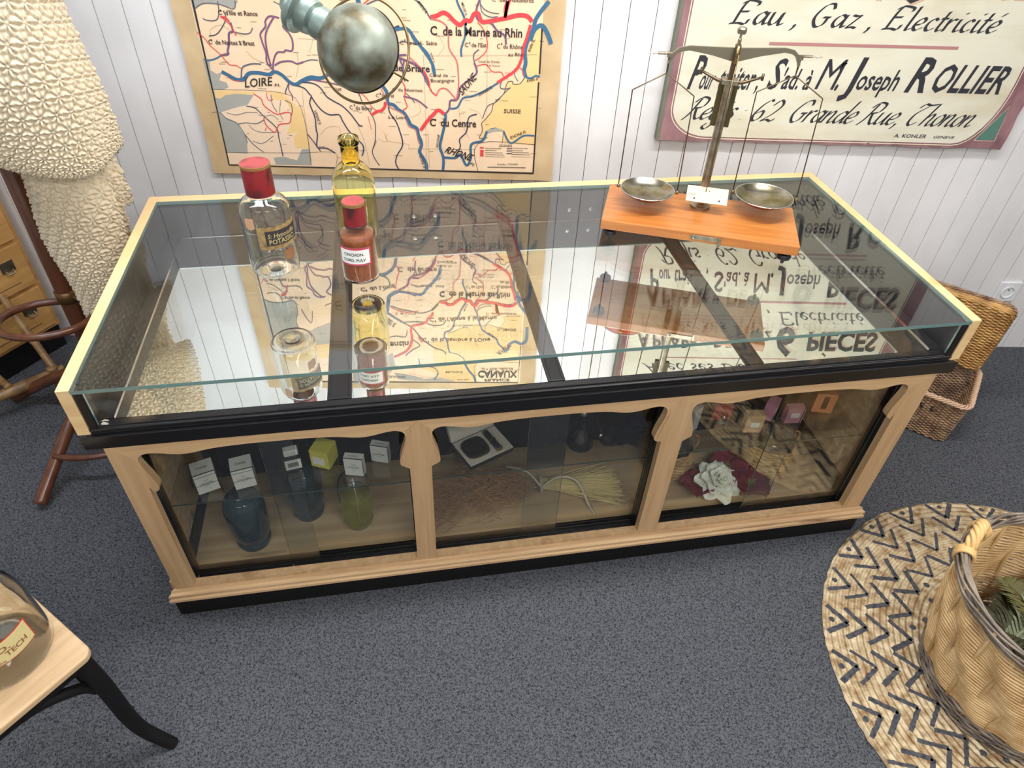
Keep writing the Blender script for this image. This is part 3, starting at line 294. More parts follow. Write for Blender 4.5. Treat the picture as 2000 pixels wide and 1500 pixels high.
# ---------------------------------------------------------------- painted sign
GL = {
 'a': (.95, [[(.75,.8),(.5,1),(.15,.7),(.08,.25),(.3,.02),(.55,.25),(.76,.75)],[(.82,1),(.72,.3),(.8,.02),(1,.2)]]),
 'e': (.75, [[(.1,.42),(.5,.52),(.66,.8),(.45,1),(.12,.65),(.08,.25),(.32,0),(.72,.28)]]),
 'i': (.42, [[(.12,1),(.08,.2),(.22,0),(.42,.18)],[(.26,1.38),(.3,1.5)]]), 'l': (.42, [[(.25,1.85),(.1,.2),(.22,0),(.42,.18)]]),
 'u': (.95, [[(.08,1),(.04,.25),(.22,.02),(.55,.3),(.7,.9)],[(.74,1),(.68,.2),(.8,0),(1,.2)]]),
 'n': (.9, [[(.12,1),(.04,0)],[(.08,.5),(.42,.98),(.62,.85),(.55,.2),(.68,0),(.9,.2)]]),
 'r': (.62, [[(.1,1),(.04,0)],[(.08,.55),(.34,.95),(.6,.92)]]), 'h': (.9, [[(.28,1.85),(.04,0)],[(.08,.5),(.42,.98),(.62,.85),(.55,.2),(.68,0),(.9,.2)]]),
 'd': (.95, [[(.75,.8),(.5,1),(.15,.7),(.08,.25),(.3,.02),(.55,.25),(.76,.75)],[(.98,1.85),(.74,.4),(.8,.02),(1,.2)]]),
 'g': (.9, [[(.75,.8),(.5,1),(.15,.7),(.08,.25),(.3,.02),(.55,.25),(.76,.75)],[(.82,1),(.62,-.3),(.3,-.8),(-.02,-.6),(.2,-.3)]]),
 'o': (.8, [[(.45,1),(.12,.7),(.1,.2),(.35,0),(.65,.3),(.66,.8),(.45,1)]]), 'c': (.7, [[(.62,.82),(.42,1),(.12,.65),(.1,.22),(.32,0),(.66,.25)]]),
 't': (.5, [[(.32,1.55),(.12,.25),(.25,0),(.48,.18)],[(.02,1),(.52,1)]]), 'z': (.75, [[(.1,1),(.4,.93),(.68,1)],[(.68,1),(.05,0)],[(.05,0),(.4,.08),(.7,0)]]),
 's': (.65, [[(.58,.85),(.38,1),(.15,.78),(.48,.4),(.36,.02),(.04,.15)]]), 'v': (.75, [[(.06,1),(.22,.1),(.3,0),(.6,.6),(.68,1)]]),
 'p': (.85, [[(.14,1),(-.04,-.8)],[(.08,.5),(.45,1),(.7,.75),(.6,.15),(.32,0),(.08,.2)]]),
 ',': (.4, [[(.14,.12),(.16,-.05),(0,-.35)]]), ' ': (.55, []), ':': (.35, [[(.1,.08),(.13,.12)],[(.12,.8),(.15,.85)]]), '.': (.35, [[(.1,.03),(.13,.08)]]),
 'E': (1.35, [[(.62,1.8),(.4,1.3),(.25,0)],[(.3,1.55),(.6,1.82),(1.35,1.72),(1.36,1.45)],[(.38,.95),(.95,.98)],[(0,.02),(.6,.08),(1.05,.0),(1.2,.4)]]),
 'G': (1.35, [[(1.2,1.4),(1,1.8),(.5,1.6),(.15,.7),(.5,0),(.95,.2),(1.05,.7)],[(.75,.75),(1.25,.75)]]),
 'R': (1.3, [[(.5,1.7),(.3,.5),(.0,-.1)],[(.15,1.35),(.5,1.8),(1.1,1.65),(1,1.05),(.42,.9)],[(.55,.92),(.85,.2),(1.1,0),(1.3,.2)]]),
 'T': (1.25, [[(.1,1.45),(.35,1.8),(.8,1.7),(1.4,1.8)],[(.75,1.6),(.2,1.0),(.15,.3),(.45,0),(.85,.3)]]),
 'A': (1.3, [[(0,0),(.4,.5),(.98,1.85)],[(.98,1.85),(1.05,0)],[(.35,.65),(1.0,.65)]]), 'D': (1.4, [[(.5,1.8),(.25,0)],[(.1,1.6),(.7,1.85),(1.3,1.3),(1.1,.35),(.5,0),(0,.1)]]),
 '6': (1, [[(.9,1.6),(.7,1.75),(.3,1.3),(.08,.5),(.35,0),(.75,.3),(.65,.85),(.15,.6)]]), '2': (1, [[(.15,1.3),(.5,1.75),(.88,1.35),(.55,.6),(0,.02),(.4,.15),(.8,0),(1,.25)]]),
}
GL['é'] = (GL['e'][0], GL['e'][1]+[[(.45,1.3),(.7,1.6)]]); GL['à'] = (GL['a'][0], GL['a'][1]+[[(.35,1.6),(.6,1.3)]])
def script_text(g, t, x, z, w, xh, d, slant=.35, nib=.17, mi=0, fat=.055):
    total = sum(GL[c][0] for c in t); adv = w/total/xh; X = 0
    nv = Vector((math.cos(R(35)), math.sin(R(35))))*nib/2
    for c in t:
        for st in GL[c][1]:
            P = [Vector((a*1.0, b)) for a, b in st]; P = spline(P, 5) if len(P) > 2 else P
            for i in range(len(P)-1):
                A, B_ = P[i], P[i+1]; dr = (B_-A); dr = dr.normalized() if dr.length > 1e-6 else Vector((0, 1)); fn = Vector((-dr.y, dr.x))*fat/2
                side = nv if (nv.x*dr.y-nv.y*dr.x) < 0 else -nv
                a_, b_ = side+fn, side+fn
                q = [A+a_, A-a_, B_-b_, B_+b_]
                g.add([(x+(X+p.x*min(adv, 1.25)+slant*p.y)*xh, d-.00001*i, z+p.y*xh) for p in q], [(0, 1, 2, 3)], mi)
        X += GL[c][0]*adv
sg = thing('shop_sign', 'large hand painted cream canvas sign with dull purple border advertising flats for rent', 'sign', (1.0, 0, .893))
sx, sz = 1.0, .893
canvas = mat('painted_canvas', srgb(220, 216, 194), .75); noisy(canvas, srgb(200, 190, 160), srgb(222, 219, 200), (3, 3, 9), 7, (.25, .55), .35, (900, 900, 900), .0006)
plum = mat('faded_plum_paint', srgb(138, 96, 104), .8); noisy(plum, srgb(116, 78, 86), srgb(160, 122, 126), (20, 20, 9), 6, (.3, .7), .4, (900, 900, 900), .0006)
dk = mat('sign_black_paint', srgb(44, 44, 52), .6); redl = mat('sign_red_paint', srgb(178, 124, 122), .7); teal = mat('sign_green_paint', srgb(84, 124, 112), .7); cream = mat('sign_cream_line', srgb(232, 220, 190), .7)
ghost = mat('sign_shadow_paint', srgb(206, 176, 150), .7)
old = mat('grey_green_canvas_edge', srgb(112, 116, 100), .8)
G().prism(edge_wobble(.402-sx, 1.622-sx, 0, .9, a=.003), -.028, -.002).build('canvas_board', plum, sg)
for s_, x_ in ((0, .398),): G().prism([(x_-sx, .0), (x_-sx+.012, .0), (x_-sx+.010, .3), (x_-sx+.014, .9), (x_-sx+.003, .9), (x_-sx+.001, .3)], -.03, -.004).build('torn_edge', old, sg)
def rrect(x0, x1, z0, z1, r, r2, n=8):
    pts = []
    for cx, cz, a0, rr in ((x0+r, z0+r*.75, 180, r), (x1-r2, z0+r2*1.7, 270, r2), (x1-r2, z1-r2, 0, r2), (x0+r, z1-r, 90, r)):
        for i in range(n+1): a = R(a0+90*i/n); pts.append((cx+rr*math.cos(a), cz+rr*math.sin(a)*(.75 if a0 == 180 else (1.7 if a0 == 270 else 1))))
    return pts
g = G(); g.prism([(a-sx, b-sz) for a, b in rrect(.438, 1.553, .908, 1.72, .13, .12)], -.0285, -.028, mi=0)
ring = [(a-sx, b-sz) for a, b in rrect(.432, 1.559, .902, 1.726, .133, .123)]
g.ribbon(ring+[ring[0]], .003, -.0288, 1, smooth=0)
g.build('cream_panel', [canvas, cream], sg)
g = G(); DD = -.0292
script_text(g, 'Eau , Gaz , Electricité', .56-sx, 1.258-sz, .85, .036, DD, .3)
script_text(g, 'Régis : 62  Grande Rue, Thonon', .475-sx, .966-sz, .99, .040, DD, .5, .14)
script_text(g, 'Avec ses Dépendances', .52-sx, 1.538-sz, .85, .034, DD, .35)
for t, x, z, w_, h, sh, b in (('P', .47, 1.064, .034, .10, .2, 2.5), ('our', .505, 1.064, .045, .062, .2, 2), ('traiter ,', .565, 1.066, .135, .07, .2, 2), ("S", .728, 1.071, .036, .092, .2, 1.8), ("'ad. à", .768, 1.072, .10, .062, .2, 2), ('M', .890, 1.074, .062, .094, .2, 0), ('r', .952, 1.135, .015, .035, .2, 1.2), ('.', .955, 1.074, .01, .094, .2, 2.5), ('J', .98, 1.074, .036, .10, .2, 2.5), ('oseph', 1.022, 1.077, .135, .064, .2, 2), ('R', 1.192, 1.076, .066, .104, .25, 3), ('OLLIER', 1.27, 1.078, .245, .084, .25, 2.6),
                         ('A', .47, 1.375, .05, .088, .2, 3), ('PPARt', .535, 1.375, .19, .075, .2, 2.6), ('ts', .745, 1.405, .03, .035, .2, 1), ('DE', .80, 1.375, .08, .07, .2, 2.6), ('2', 1.01, 1.358, .03, .05, .2, 2), ('à', .985, 1.34, .02, .02, .2, 1), ('6', 1.06, 1.34, .085, .145, .2, 3.4), ('PIECES', 1.205, 1.36, .305, .097, .2, 3.4)):
    for k, mi in ((1, 3), (0, 0)):
        if k and z < 1.3: continue
        vs, fs = text_mesh(t, w_, h, sh, b*(.62 if z < 1.3 else .8))
        g.add([(x-sx+v.x+k*.006, DD+.0003*k-.0002, z-sz+v.y-k*.006) for v in vs], fs, mi)
g.ribbon([(1.30-sx, 1.472-sz), (1.32-sx, 1.488-sz)], .008, DD, 0, smooth=0)
g.ribbon([(.701-sx, 1.206-sz), (1.311-sx, 1.212-sz)], .009, DD, 1, smooth=0)
g.ribbon([(.62-sx, 1.505-sz), (1.2-sx, 1.507-sz)], .004, DD, 1, smooth=0)
put_text(g, 'A. KOHLER', (1.22-sx, DD, .9245-sz), (1, 0, 0), (0, 0, 1), .114, .012, .15, 1, 0)
put_text(g, 'GENEVE', (1.359-sx, DD, .925-sz), (1, 0, 0), (0, 0, 1), .074, .009, .3, .5, 0)
g.prism([(1.513-sx, .924-sz), (1.578-sx, .925-sz), (1.573-sx, 1.03-sz)], DD-.0002, DD, mi=2)
g.ribbon([(1.508-sx, .921-sz), (1.582-sx, .921-sz), (1.576-sx, 1.04-sz), (1.508-sx, .921-sz)], .002, DD-.0001, 4, smooth=0)
g.build('painted_lettering', [dk, redl, teal, ghost, cream], sg, fixn=False)
G().lathe([(0, 0), (.004, .001), (.004, .003)], 8).build('nail', M['ink'], sg, loc=(1.14-sx, -.03, .9-sz))
# ---------------------------------------------------------------- socket
so = thing('power_socket', 'white square wall socket low on the planks above the open hamper', 'socket', (1.981, 0, .292))
wp = mat('white_plastic', srgb(225, 225, 228), .25)
G().box(-.046, .046, -.010, 0, -.046, .046).build('cover_plate', wp, so, bevel=.003)
g = G(); n_ = 28
g.T = Matrix.Rotation(R(90), 4, 'X'); g.lathe([(.027, .010), (.027, .014), (.024, .014), (.022, .004), (0, .004)], 28); g.T = Matrix.Identity(4)
g.build('socket_well', wp, so, smooth=False)
g = G(); g.T = Matrix.Rotation(R(90), 4, 'X')
for px_, pz_ in ((-.0095, 0), (.0095, 0)): g.lathe([(.0028, .0042), (.0028, .0046), (0, .0046)], 10, (px_, pz_, 0))
g.lathe([(.0026, .004), (.0026, .012), (0, .013)], 10, (0, .011, 0)); g.build('pin_holes', M['ink'], so)
# ================================================================ display counter
L, DP, H, HM = 2.102, .856, .836, .723
ct = thing('display_counter', 'long shop counter with glass topped display case over three glazed bays', 'counter', (-1.041, -1.2701, 0), .138927)
ct_M = Matrix.Translation((-1.041, -1.2701, 0)) @ Matrix.Rotation(.138927, 4, 'Z')
def W3(x, y, z): return ct_M @ Vector((x, y, z))
for x0, x1 in ((0, .026), (L-.026, L)):
    G().box(x0, x1, 0, DP, .712, H+.001).build('side_board', M['rimwood'], ct, bevel=.0015)
G().box(.026, L-.026, DP-.032, DP, .712, H+.001).build('back_board', M['rimwood'], ct, bevel=.0015)
# black apron with its mouldings, mitred ends
g = G(); prof = [(.012, .668), (-.006, .674), (-.008, .711), (.003, .7125), (.003, .7185), (-.001, .7205), (-.001, .726), (.004, .728), (.004, .733), (.02, .733), (.02, .668)]
vs = []; 
for x_, sgn in ((.0, 1), (L, -1)):
    for y_, z_ in prof: vs.append((x_+sgn*(.012+max(0, y_)*1.0 if z_ < .672 else (.004 if z_ < .7115 else .027)), y_, z_))
k = len(prof); g.add(vs, [tuple(range(k)), tuple(range(2*k-1, k-1, -1))]+[(i, (i+1) % k, (i+1) % k+k, i+k) for i in range(k)])
g.build('black_apron', M['black'], ct, bevel=.001)
G().box(.0275, .045, .0015, .03, .7185, .826).build('corner_strip', M['black'], ct, bevel=.002)
G().box(L-.045, L-.0275, .0015, .03, .7185, .826).build('corner_strip', M['black'], ct, bevel=.002)
G().box(.012, L-.012, .022, DP-.01, .669, .715).build('case_deck', M['blackmat'], ct)
G().box(.0265, .034, .032, DP-.034, .716, .826).build('side_lining', M['lining'], ct)
G().box(L-.034, L-.0265, .032, DP-.034, .716, .826).build('side_lining', M['lining'], ct)
G().box(.034, L-.034, DP-.042, DP-.0325, .716, .826).build('back_lining', M['lining'], ct)
G().box(.046, L-.046, .008, .032, .7155, .7245).build('front_ledge', M['black'], ct, bevel=.001)
G().box(.0345, .066, .034, DP-.044, .716, .7262).build('side_ledge', M['lining'], ct, bevel=.001)
G().box(L-.066, L-.0345, .034, DP-.044, .716, .7262).build('side_ledge', M['lining'], ct, bevel=.001)
xs = [.067, .513, .567, 1.022, 1.064, 1.524, 1.572, L-.067]
for i in range(0, 8, 2): G().box(xs[i]+.0005, xs[i+1]-.0005, .0345, DP-.0445, .716, HM).build('mirror', M['mirror'], ct)
for i in (1, 3, 5):
    dv = G().box(xs[i], xs[i+1], .034, DP-.044, .716, .7262).build('mirror_divider', M['black'], ct, bevel=.001)
    for q in (.006, xs[i+1]-xs[i]-.008): G().box(xs[i]+q, xs[i]+q+.002, .036, DP-.046, .7262, .7268).build('groove_line', M['blackmat'], dv)
for x_ in (.758, .823, 1.256, 1.327):
    g = G(); g.T = Matrix.Translation((x_, DP-.042, .761)) @ Matrix.Rotation(R(90), 4, 'X'); g.lathe([(.0062, 0), (.0062, .003), (.003, .0045), (0, .0045)], 16); g.build('lining_screw', M['chrome'], ct, smooth=True, auto=.6)
G().box(.066, L-.066, DP-.0455, DP-.0442, .7232, .7245).build('silver_bead', M['chrome'], ct)
for x_ in (.0663, L-.0675): G().box(x_, x_+.0012, .035, DP-.046, .7232, .7266).build('silver_bead', M['chrome'], ct)
# glass: sheet top with polished green edge, and front pane
tg = G().box(.0268, L-.0268, -.001, DP-.0325, H-.0095, H-.0005).build('glass_top', [M['pane'], M['edge']], ct)
for p in tg.data.polygons:
    if abs(p.normal.z) < .5: p.material_index = 1
fg = G().box(.0455, L-.0455, .005, .0105, .7252, .8264).build('front_glass', [M['pane'], M['edge']], ct)
for p in fg.data.polygons:
    if abs(p.normal.y) < .5: p.material_index = 1
# ---- lower cabinet
OP = [(.002,-.516),(.002,-.14),(.009,-.132),(.021,-.124),(.024,-.112),(.019,-.083),(.009,-.046),(.006,-.024),(.012,-.009),(.029,-.002),(.052,-.004),(.088,-.012),(.12,-.012),(.17,-.003),(.247,.001),(.3,.001)]
full = OP+[(.6-x, z) for x, z in OP[::-1]]
open_x = [.083, .735, 1.392]; ow = [.602, .602, .618]
tops = []
g = G()
# face frame: triangulated polygon with three openings
import mathutils.geometry as mg
outer = [(.033, .112), (.033, .669), (L-.033, .669), (L-.033, .112)]
loops = [outer]
for x0, w_ in zip(open_x, ow): loops.append([(x0+x*w_/.6, .638+z) for x, z in spline([Vector(p) for p in full], 3)])
tri = mg.tessellate_polygon([[Vector((x, z, 0)) for x, z in lp] for lp in loops])
flat = [p for lp in loops for p in lp]; n = len(flat)
g.add([(x, .005, z) for x, z in flat]+[(x, .027, z) for x, z in flat], [t for t in tri]+[tuple(i+n for i in t[::-1]) for t in tri])
o = 0
for lp in loops:
    k = len(lp); g.add([(x, .005, z) for x, z in lp]+[(x, .027, z) for x, z in lp], [(i, (i+1) % k, (i+1) % k+k, i+k) for i in range(k)])
ff = g.build('face_frame', [M['oak'], M['oakv']], ct, bevel=0)
for p in ff.data.polygons:
    c = p.center
    if c.z < .6: p.material_index = 1
# the posts carry shaped blocks mitred into the top rail
for x_ in (.709, 1.3665):
    g = G(); g.prism([(x_-.024, .5), (x_-.04, .512), (x_-.046, .526), (x_-.041, .552), (x_-.031, .59), (x_-.028, .617), (x_-.03, .632), (x_, .661), (x_+.03, .632), (x_+.028, .617), (x_+.031, .59), (x_+.041, .552), (x_+.046, .526), (x_+.04, .512), (x_+.024, .5)], .0035, .0049)
    g.build('post_head', M['oakv'], ct)
G().box(.033, .060, .0285, DP-.01, .112, .668).build('end_panel', M['pine'], ct); G().box(L-.060, L-.033, .0285, DP-.01, .112, .668).build('end_panel', M['pine'], ct)
g = G(); pr = [(-.004, .068), (-.012, .074), (-.012, .083), (-.007, .086), (-.010, .092), (-.010, .1), (-.002, .104), (.0, .112), (.03, .112), (.03, .068)]
k = len(pr); vs = []
for x_, s in ((.012, 1), (L-.012, -1)):
    for y_, z_ in pr: vs.append((x_+s*max(0, y_+.012)*.9, y_, z_))
g.add(vs, [tuple(range(k)), tuple(range(2*k-1, k-1, -1))]+[(i, (i+1) % k, (i+1) % k+k, i+k) for i in range(k)]); g.build('base_moulding', M['mould'], ct)
G().box(.012, .034, .0305, DP-.01, .068, .111).build('side_moulding', M['mould'], ct); G().box(L-.034, L-.012, .0305, DP-.01, .068, .111).build('side_moulding', M['mould'], ct)
G().box(.020, L-.020, -.003, DP-.02, 0, .0675).build('plinth', M['blackmat'], ct, bevel=.001)
G().box(.0605, L-.0605, .0785, .4095, .07, .1).build('cabinet_floor', M['pine'], ct)
G().box(.0605, L-.0605, .41, .422, .07, .666).build('cabinet_back', M['blackmat'], ct)
G().box(.0605, L-.0605, .0285, .078, .07, .108).build('door_track', M['black'], ct)
for y_ in (.034, .046, .058): G().box(.0605, L-.0605, y_, y_+.0022, .108, .1135).build('track_lip', M['black'], ct)
for x_ in (.0605, .6805, .7135, 1.3335, 1.371, 2.0085):
    w_ = {.0605: .026, .6805: .028, .7135: .023, 1.3335: .032, 1.371: .022, 2.0085: .033}[x_]
    G().box(x_, x_+w_, .0285, .066, .114, .666).build('door_jamb', M['black'], ct, bevel=.001)
G().box(.0605, .066, .08, .405, .1, .163).build('side_skirting', M['blackmat'], ct); G().box(L-.066, L-.0605, .08, .405, .1, .163).build('side_skirting', M['blackmat'], ct)
gs = G().box(.062, L-.062, .10, .405, .340, .345).build('glass_shelf', [M['pane'], M['darkedge']], ct)
for p in gs.data.polygons:
    if p.normal.y < -.5: p.material_index = 1
for x0, x1, y_ in ((.087, .415, .040), (.335, .680, .052), (.737, 1.09, .040), (.99, 1.333, .052), (1.394, 1.765, .052), (1.678, 2.0080, .040)):
    d = G().box(x0, x1, y_, y_+.004, .1145, .664).build('sliding_glass_door', [M['doorpane'], M['darkedge']], ct)
    for p in d.data.polygons:
        if abs(p.normal.x) > .5: p.material_index = 1
    fx = x0+.09 if x0 > .3 and x0 not in (.737, 1.394) else x0+.08
    if x0 == .087: fx = .33
    if x0 == .335: fx = .447
    if x0 == .99: fx = 1.24
    if x0 == 1.678: fx = 1.925
    if x0 == 1.394: continue
    G().box(fx, fx+.013, y_-.0035, y_, .33, .382).build('finger_pull', M['pane'], d, bevel=.001)
for x_, y_ in ((.0875, .026), (.34, .024)): G().lathe([(0, .004), (.003, .003), (.004, 0)], 10).build('stop_screw', M['chrome'], ct, loc=(x_, .036, .1135))
# ---------------------------------------------------------------- things in the left bay
def on(name, label, cat, x, y, z, rz=0, group=None): return thing(name, label, cat, W3(x, y, z), .138927+rz, group)
def carton(name, label, x, y, w, d, h, rz, face, lines, group=None, edge=None, text=None, sticker=None, text2=None):
    t = on(name, label, 'box', x, y, .3452, rz, group or ('perfume boxes on the glass shelf' if name == 'perfume_box' else None))
    m = face if hasattr(face, 'node_tree') else mat('card', face, .45)
    G().box(-w/2, w/2, -d/2, d/2, 0, h).build('carton', m, t, bevel=.0008)
    g = G(); e = .0004
    if lines:
        for zz in lines[0]: g.box(-w/2-e, w/2+e, -d/2-e, -d/2, zz*h-.0006, zz*h+.0006)
        for xx in lines[1]: g.box(xx*w-.0006, xx*w+.0006, -d/2-e, -d/2, 0, h)
        g.box(-w/2, w/2, -d/2-e, -d/2+.0012, h-.0015, h+e)
        g.box(w/2-.0012, w/2+e, -d/2-e, -d/2, 0, h)
    if text:
        put_text(g, text, (0, -d/2, h*.45), (1, 0, 0), (0, 0, 1), w*.62, h*.07, 0, .8, center=True)
        put_text(g, 'N°5', (0, -d/2, h*.6), (1, 0, 0), (0, 0, 1), w*.2, h*.05, 0, .5, center=True)
        put_text(g, 'PARIS', (0, -d/2, h*.33), (1, 0, 0), (0, 0, 1), w*.24, h*.035, 0, .3, center=True)
        put_text(g, text, (0, -d*.12, h), (1, 0, 0), (0, 1, 0), w*.5, d*.16, 0, .6, center=True)
    if g.v: g.build('print', M['ink'], t, fixn=False)
    if sticker:
        G().box(sticker[0]*w-sticker[2]*w, sticker[0]*w+sticker[2]*w, -d/2-.0006, -d/2, (sticker[1]-sticker[3])*h, (sticker[1]+sticker[3])*h).build('label', sticker[4], t)
    return t
wc = mat('white_perfume_card', srgb(214, 214, 212), .4)
carton('perfume_box', 'leftmost white perfume box, turned, on the glass shelf of the left bay', .150, .158, .055, .05, .072, .35, wc, ((.42, .84), ()), text='CHANEL')
carton('perfume_box', 'white perfume box just right of the leftmost one on the glass shelf', .246, .16, .055, .05, .072, .22, wc, ((.42, .84), ()), text='CHANEL')
carton('perfume_box', 'slim white perfume box right of the yellow box on the glass shelf', .536, .150, .052, .022, .067, -.25, wc, ((), ()), text='CHANEL')
carton('perfume_box', 'slim white perfume box at the right end of the left bay, furthest back', .606, .19, .05, .022, .064, -.32, wc, ((), ()), text='CHANEL')
carton('soap_box', 'yellow cube box with white label on the shelf of the left bay', .452, .205, .054, .054, .062, -.42, mat('yellow_card', srgb(206, 200, 92), .5), None, sticker=(-.05, .42, .32, .22, M['white']))
t = on('perfume_bottle', 'small perfume bottle with white cap and white label on the shelf of the left bay', 'bottle', .370, .190, .3452, .18)
g = G().box(-.024, .024, -.012, .012, 0, .05); g.build('glass_body', M['pane'], t, bevel=.004)
G().box(-.021, .021, -.0127, -.0122, .008, .044).build('white_label', M['white'], t, bevel=.0002)
G().box(-.014, .014, -.0132, -.0128, .018, .034).build('grey_plate', mat('grey_plate', srgb(120, 124, 120), .4), t)
G().box(-.011, .011, -.008, .008, .0505, .056).build('neck', M['chrome'], t); G().box(-.019, .019, -.011, .011, .056, .078).build('cap', wp, t, bevel=.004)
def shell(prof, th):
    """closed wall of glass from an outer profile (bottom to lip)"""
    inner = [(max(r-th, 0.0), z+(th if i < 2 else 0)) for i, (r, z) in enumerate(prof)]
    return prof+inner[::-1]
def smoothprof(p, k=4): return [(v.x, v.y) for v in spline([Vector(q) for q in p], k)]
def big_bottle(name, label, x, y, r, h, gm, cap=None, liquid=None, foot=True):
    t = on(name, label, 'bottle', x, y, .1002, 0, 'large bottles on the floor of the left bay')
    pr = [(0, 0), (r*.7, 0), (r*.82, .004)]+([(r*.86, .02), (r*.80, .03)] if foot else [(r*.92, .012)])+[(r*.95, h*.3), (r, h*.62), (r*.97, h*.78), (r*.8, h*.9), (r*.45, h*.975), (r*.36, h)]
    p2 = smoothprof(pr, 3); G().lathe(shell(p2, .003), 48).build('glass_body', gm, t, smooth=True)
    if liquid:
        lz = h*.6; pl = [(0, .0045), (r*.78, .0045), (r*.88, .03), (r*.93, h*.3), (r*.96, lz), (0, lz)]
        G().lathe(pl, 40).build('liquid', liquid, t, smooth=True)
    return t
bl = mat('blue_bottle_glass', srgb(150, 186, 204), .03, 0, .5, Transmission_Weight=.72, IOR=1.45); noisy(bl, srgb(66, 96, 112), srgb(90, 120, 134), (30, 30, 30), 3)
big_bottle('glass_bottle', 'left blue grey glass bottle standing on the cabinet floor of the left bay', .222, .150, .056, .212, bl)
big_bottle('glass_bottle', 'right blue grey glass bottle standing behind the door overlap of the left bay', .372, .235, .054, .205, bl)
yl = mat('yellow_scent', srgb(228, 222, 120), .02, 0, .5, Transmission_Weight=.7, IOR=1.2)
cg = glass('clear_glass', (.97, .99, .98), 1.4)
b = big_bottle('scent_bottle', 'clear bottle of pale yellow liquid on the cabinet floor, right of the blue bottles', .520, .175, .048, .215, cg, liquid=yl, foot=False)
G().tube([(0, 0, .02), (.003, 0, .1), (0, 0, .2)], .0015, 6).build('dip_tube', wp, b, smooth=True)
# ---------------------------------------------------------------- middle bay
t = on('makeup_set', 'open white box holding a black compact and a black lipstick, tilted on the middle shelf', 'box', .893, .19, .3452, .42)
st = mat('satin_lining', srgb(196, 190, 180), .4)
tray = G().box(-.062, .062, -.045, .045, 0, .014).build('tray', [mat('black_card', srgb(20, 20, 20), .4), st], t, bevel=.001)
for p in tray.data.polygons:
    if p.normal.z > .5: p.material_index = 1
t_l = G(); t_l.T = Matrix.Translation((0, .046, .014)) @ Matrix.Rotation(R(62), 4, 'X'); t_l.box(-.062, .062, 0, .085, -.012, 0); t_l.build('lid', st, t, bevel=.001)
g = G(); pts = [(-.022+.03*math.copysign(abs(math.cos(a))**.6, math.cos(a)), .0+.031*math.copysign(abs(math.sin(a))**.6, math.sin(a))) for a in [2*math.pi*i/32 for i in range(32)]]
g.prism(pts, .0143, .0245, 'z'); cp_ = g.build('compact', mat('dark_enamel', srgb(30, 24, 22), .25), t, bevel=.002)
g = G(); g.tube([(p[0]*1.02, p[1]*1.02, .017) for p in pts], .0014, 6, closed=True); g.build('gold_rim', M['brass'], cp_, smooth=True)
t.scale = (1.15, 1.15, 1.15)
lp_ = G().box(.018, .033, -.034, .034, .0143, .027).build('lipstick', mat('dark_enamel_tube', srgb(26, 22, 22), .25), t, bevel=.004)
G().box(.0175, .0335, -.005, -.002, .014, .0275).build('gold_band', M['brass'], lp_); G().box(.0175, .0335, -.0375, -.034, .014, .0275).build('gold_end', M['brass'], lp_)
t = on('perfume_atomiser', 'black glass atomiser with a round bulb on the middle shelf', 'atomiser', 1.175, .175, .3452)
bg = mat('black_glass', srgb(14, 13, 15), .08, spec=.7)
G().lathe(smoothprof([(0, 0), (.034, 0), (.038, .008), (.03, .035), (.013, .07), (.010, .10), (.010, .112)], 4), 32).build('flask', bg, t, smooth=True)
G().lathe([(0, 0), (.008, 0), (.01, .008), (.008, .02), (0, .022)], 20).build('collar', M['chrome'], t, smooth=True, loc=(0, 0, .113))
G().tube(sp3([(0, 0, .12), (.03, -.01, .115), (.05, -.015, .07), (.055, -.02, .045)]), .0022, 8).build('hose', M['blackmat'], t, smooth=True)
G().lathe([(0, -.008), (.006, -.005), (.008, 0), (.006, .005), (0, .008)], 16).build('ball', M['chrome'], t, smooth=True, loc=(.052, -.02, .05))
G().lathe(smoothprof([(0, -.024), (.018, -.018), (.024, 0), (.018, .018), (0, .024)], 3), 24).build('bulb', M['blackmat'], t, smooth=True, loc=(.078, -.01, .0245))
t = on('feather_puff', 'fluffy black feather tassel lying right of the atomiser', 'tassel', 1.285, .155, .3452)
g = G(); random.seed(3)
for i in range(420):
    a = random.uniform(-.25, 1.0); b_ = random.uniform(-.9, .9); l = random.uniform(.05, .105); s = Vector((random.uniform(-.04, .02), random.uniform(-.01, .04), random.uniform(.006, .05)))
    e = s+Vector((l*math.cos(b_), -abs(l)*.35*math.sin(b_)-.012, -s.z*.6+.0+random.uniform(0, .02))); e.z = max(e.z, .002); md = (s+e)/2+Vector((0, 0, .012))
    g.tube([s, md, e], [.0012, .001, .0004], 3, cap=False)
g.build('feathers', M['blackmat'], t)
# dried grass bundle tied with ribbon
t = on('grass_bundle', 'bundle of dried grass tied with pale ribbon lying on the floor of the middle bay', 'dried grass', 1.10, .22, .1002)
gc = mat('dry_stalk', srgb(222, 204, 150), .7); gb = mat('dry_seed_head', srgb(168, 132, 98), .85)
random.seed(5); g = G()
for i in range(190):
    y0 = random.uniform(-.03, .03)*.5; y1 = random.gauss(-.04, .035); z1 = random.uniform(.004, .06)
    g.tube([(-.02, y0, .03+random.uniform(-.012, .012)), (.12, (y0+y1)*.6, (z1+.03)/2), (.20+random.uniform(0, .03), y1, z1)], .0012, 4, cap=False)
g.build('stalks', gc, t)
g = G()
for i in range(1700):
    u = random.random(); x_ = -.03-.33*u; sp_ = .015+.07*math.sin(min(1, u*1.3)*math.pi*.6); y_ = random.gauss(0, .6)*sp_; z_ = max(.004, .03+random.gauss(0, .5)*sp_*.6)
    d = Vector((-random.uniform(.02, .05), random.gauss(0, .022), random.gauss(0, .014))); e = Vector((x_, y_, z_))+d; e.z = max(.003, e.z)
    g.tube([(x_, y_, z_), e], [.0010, .0005], 3, cap=False)
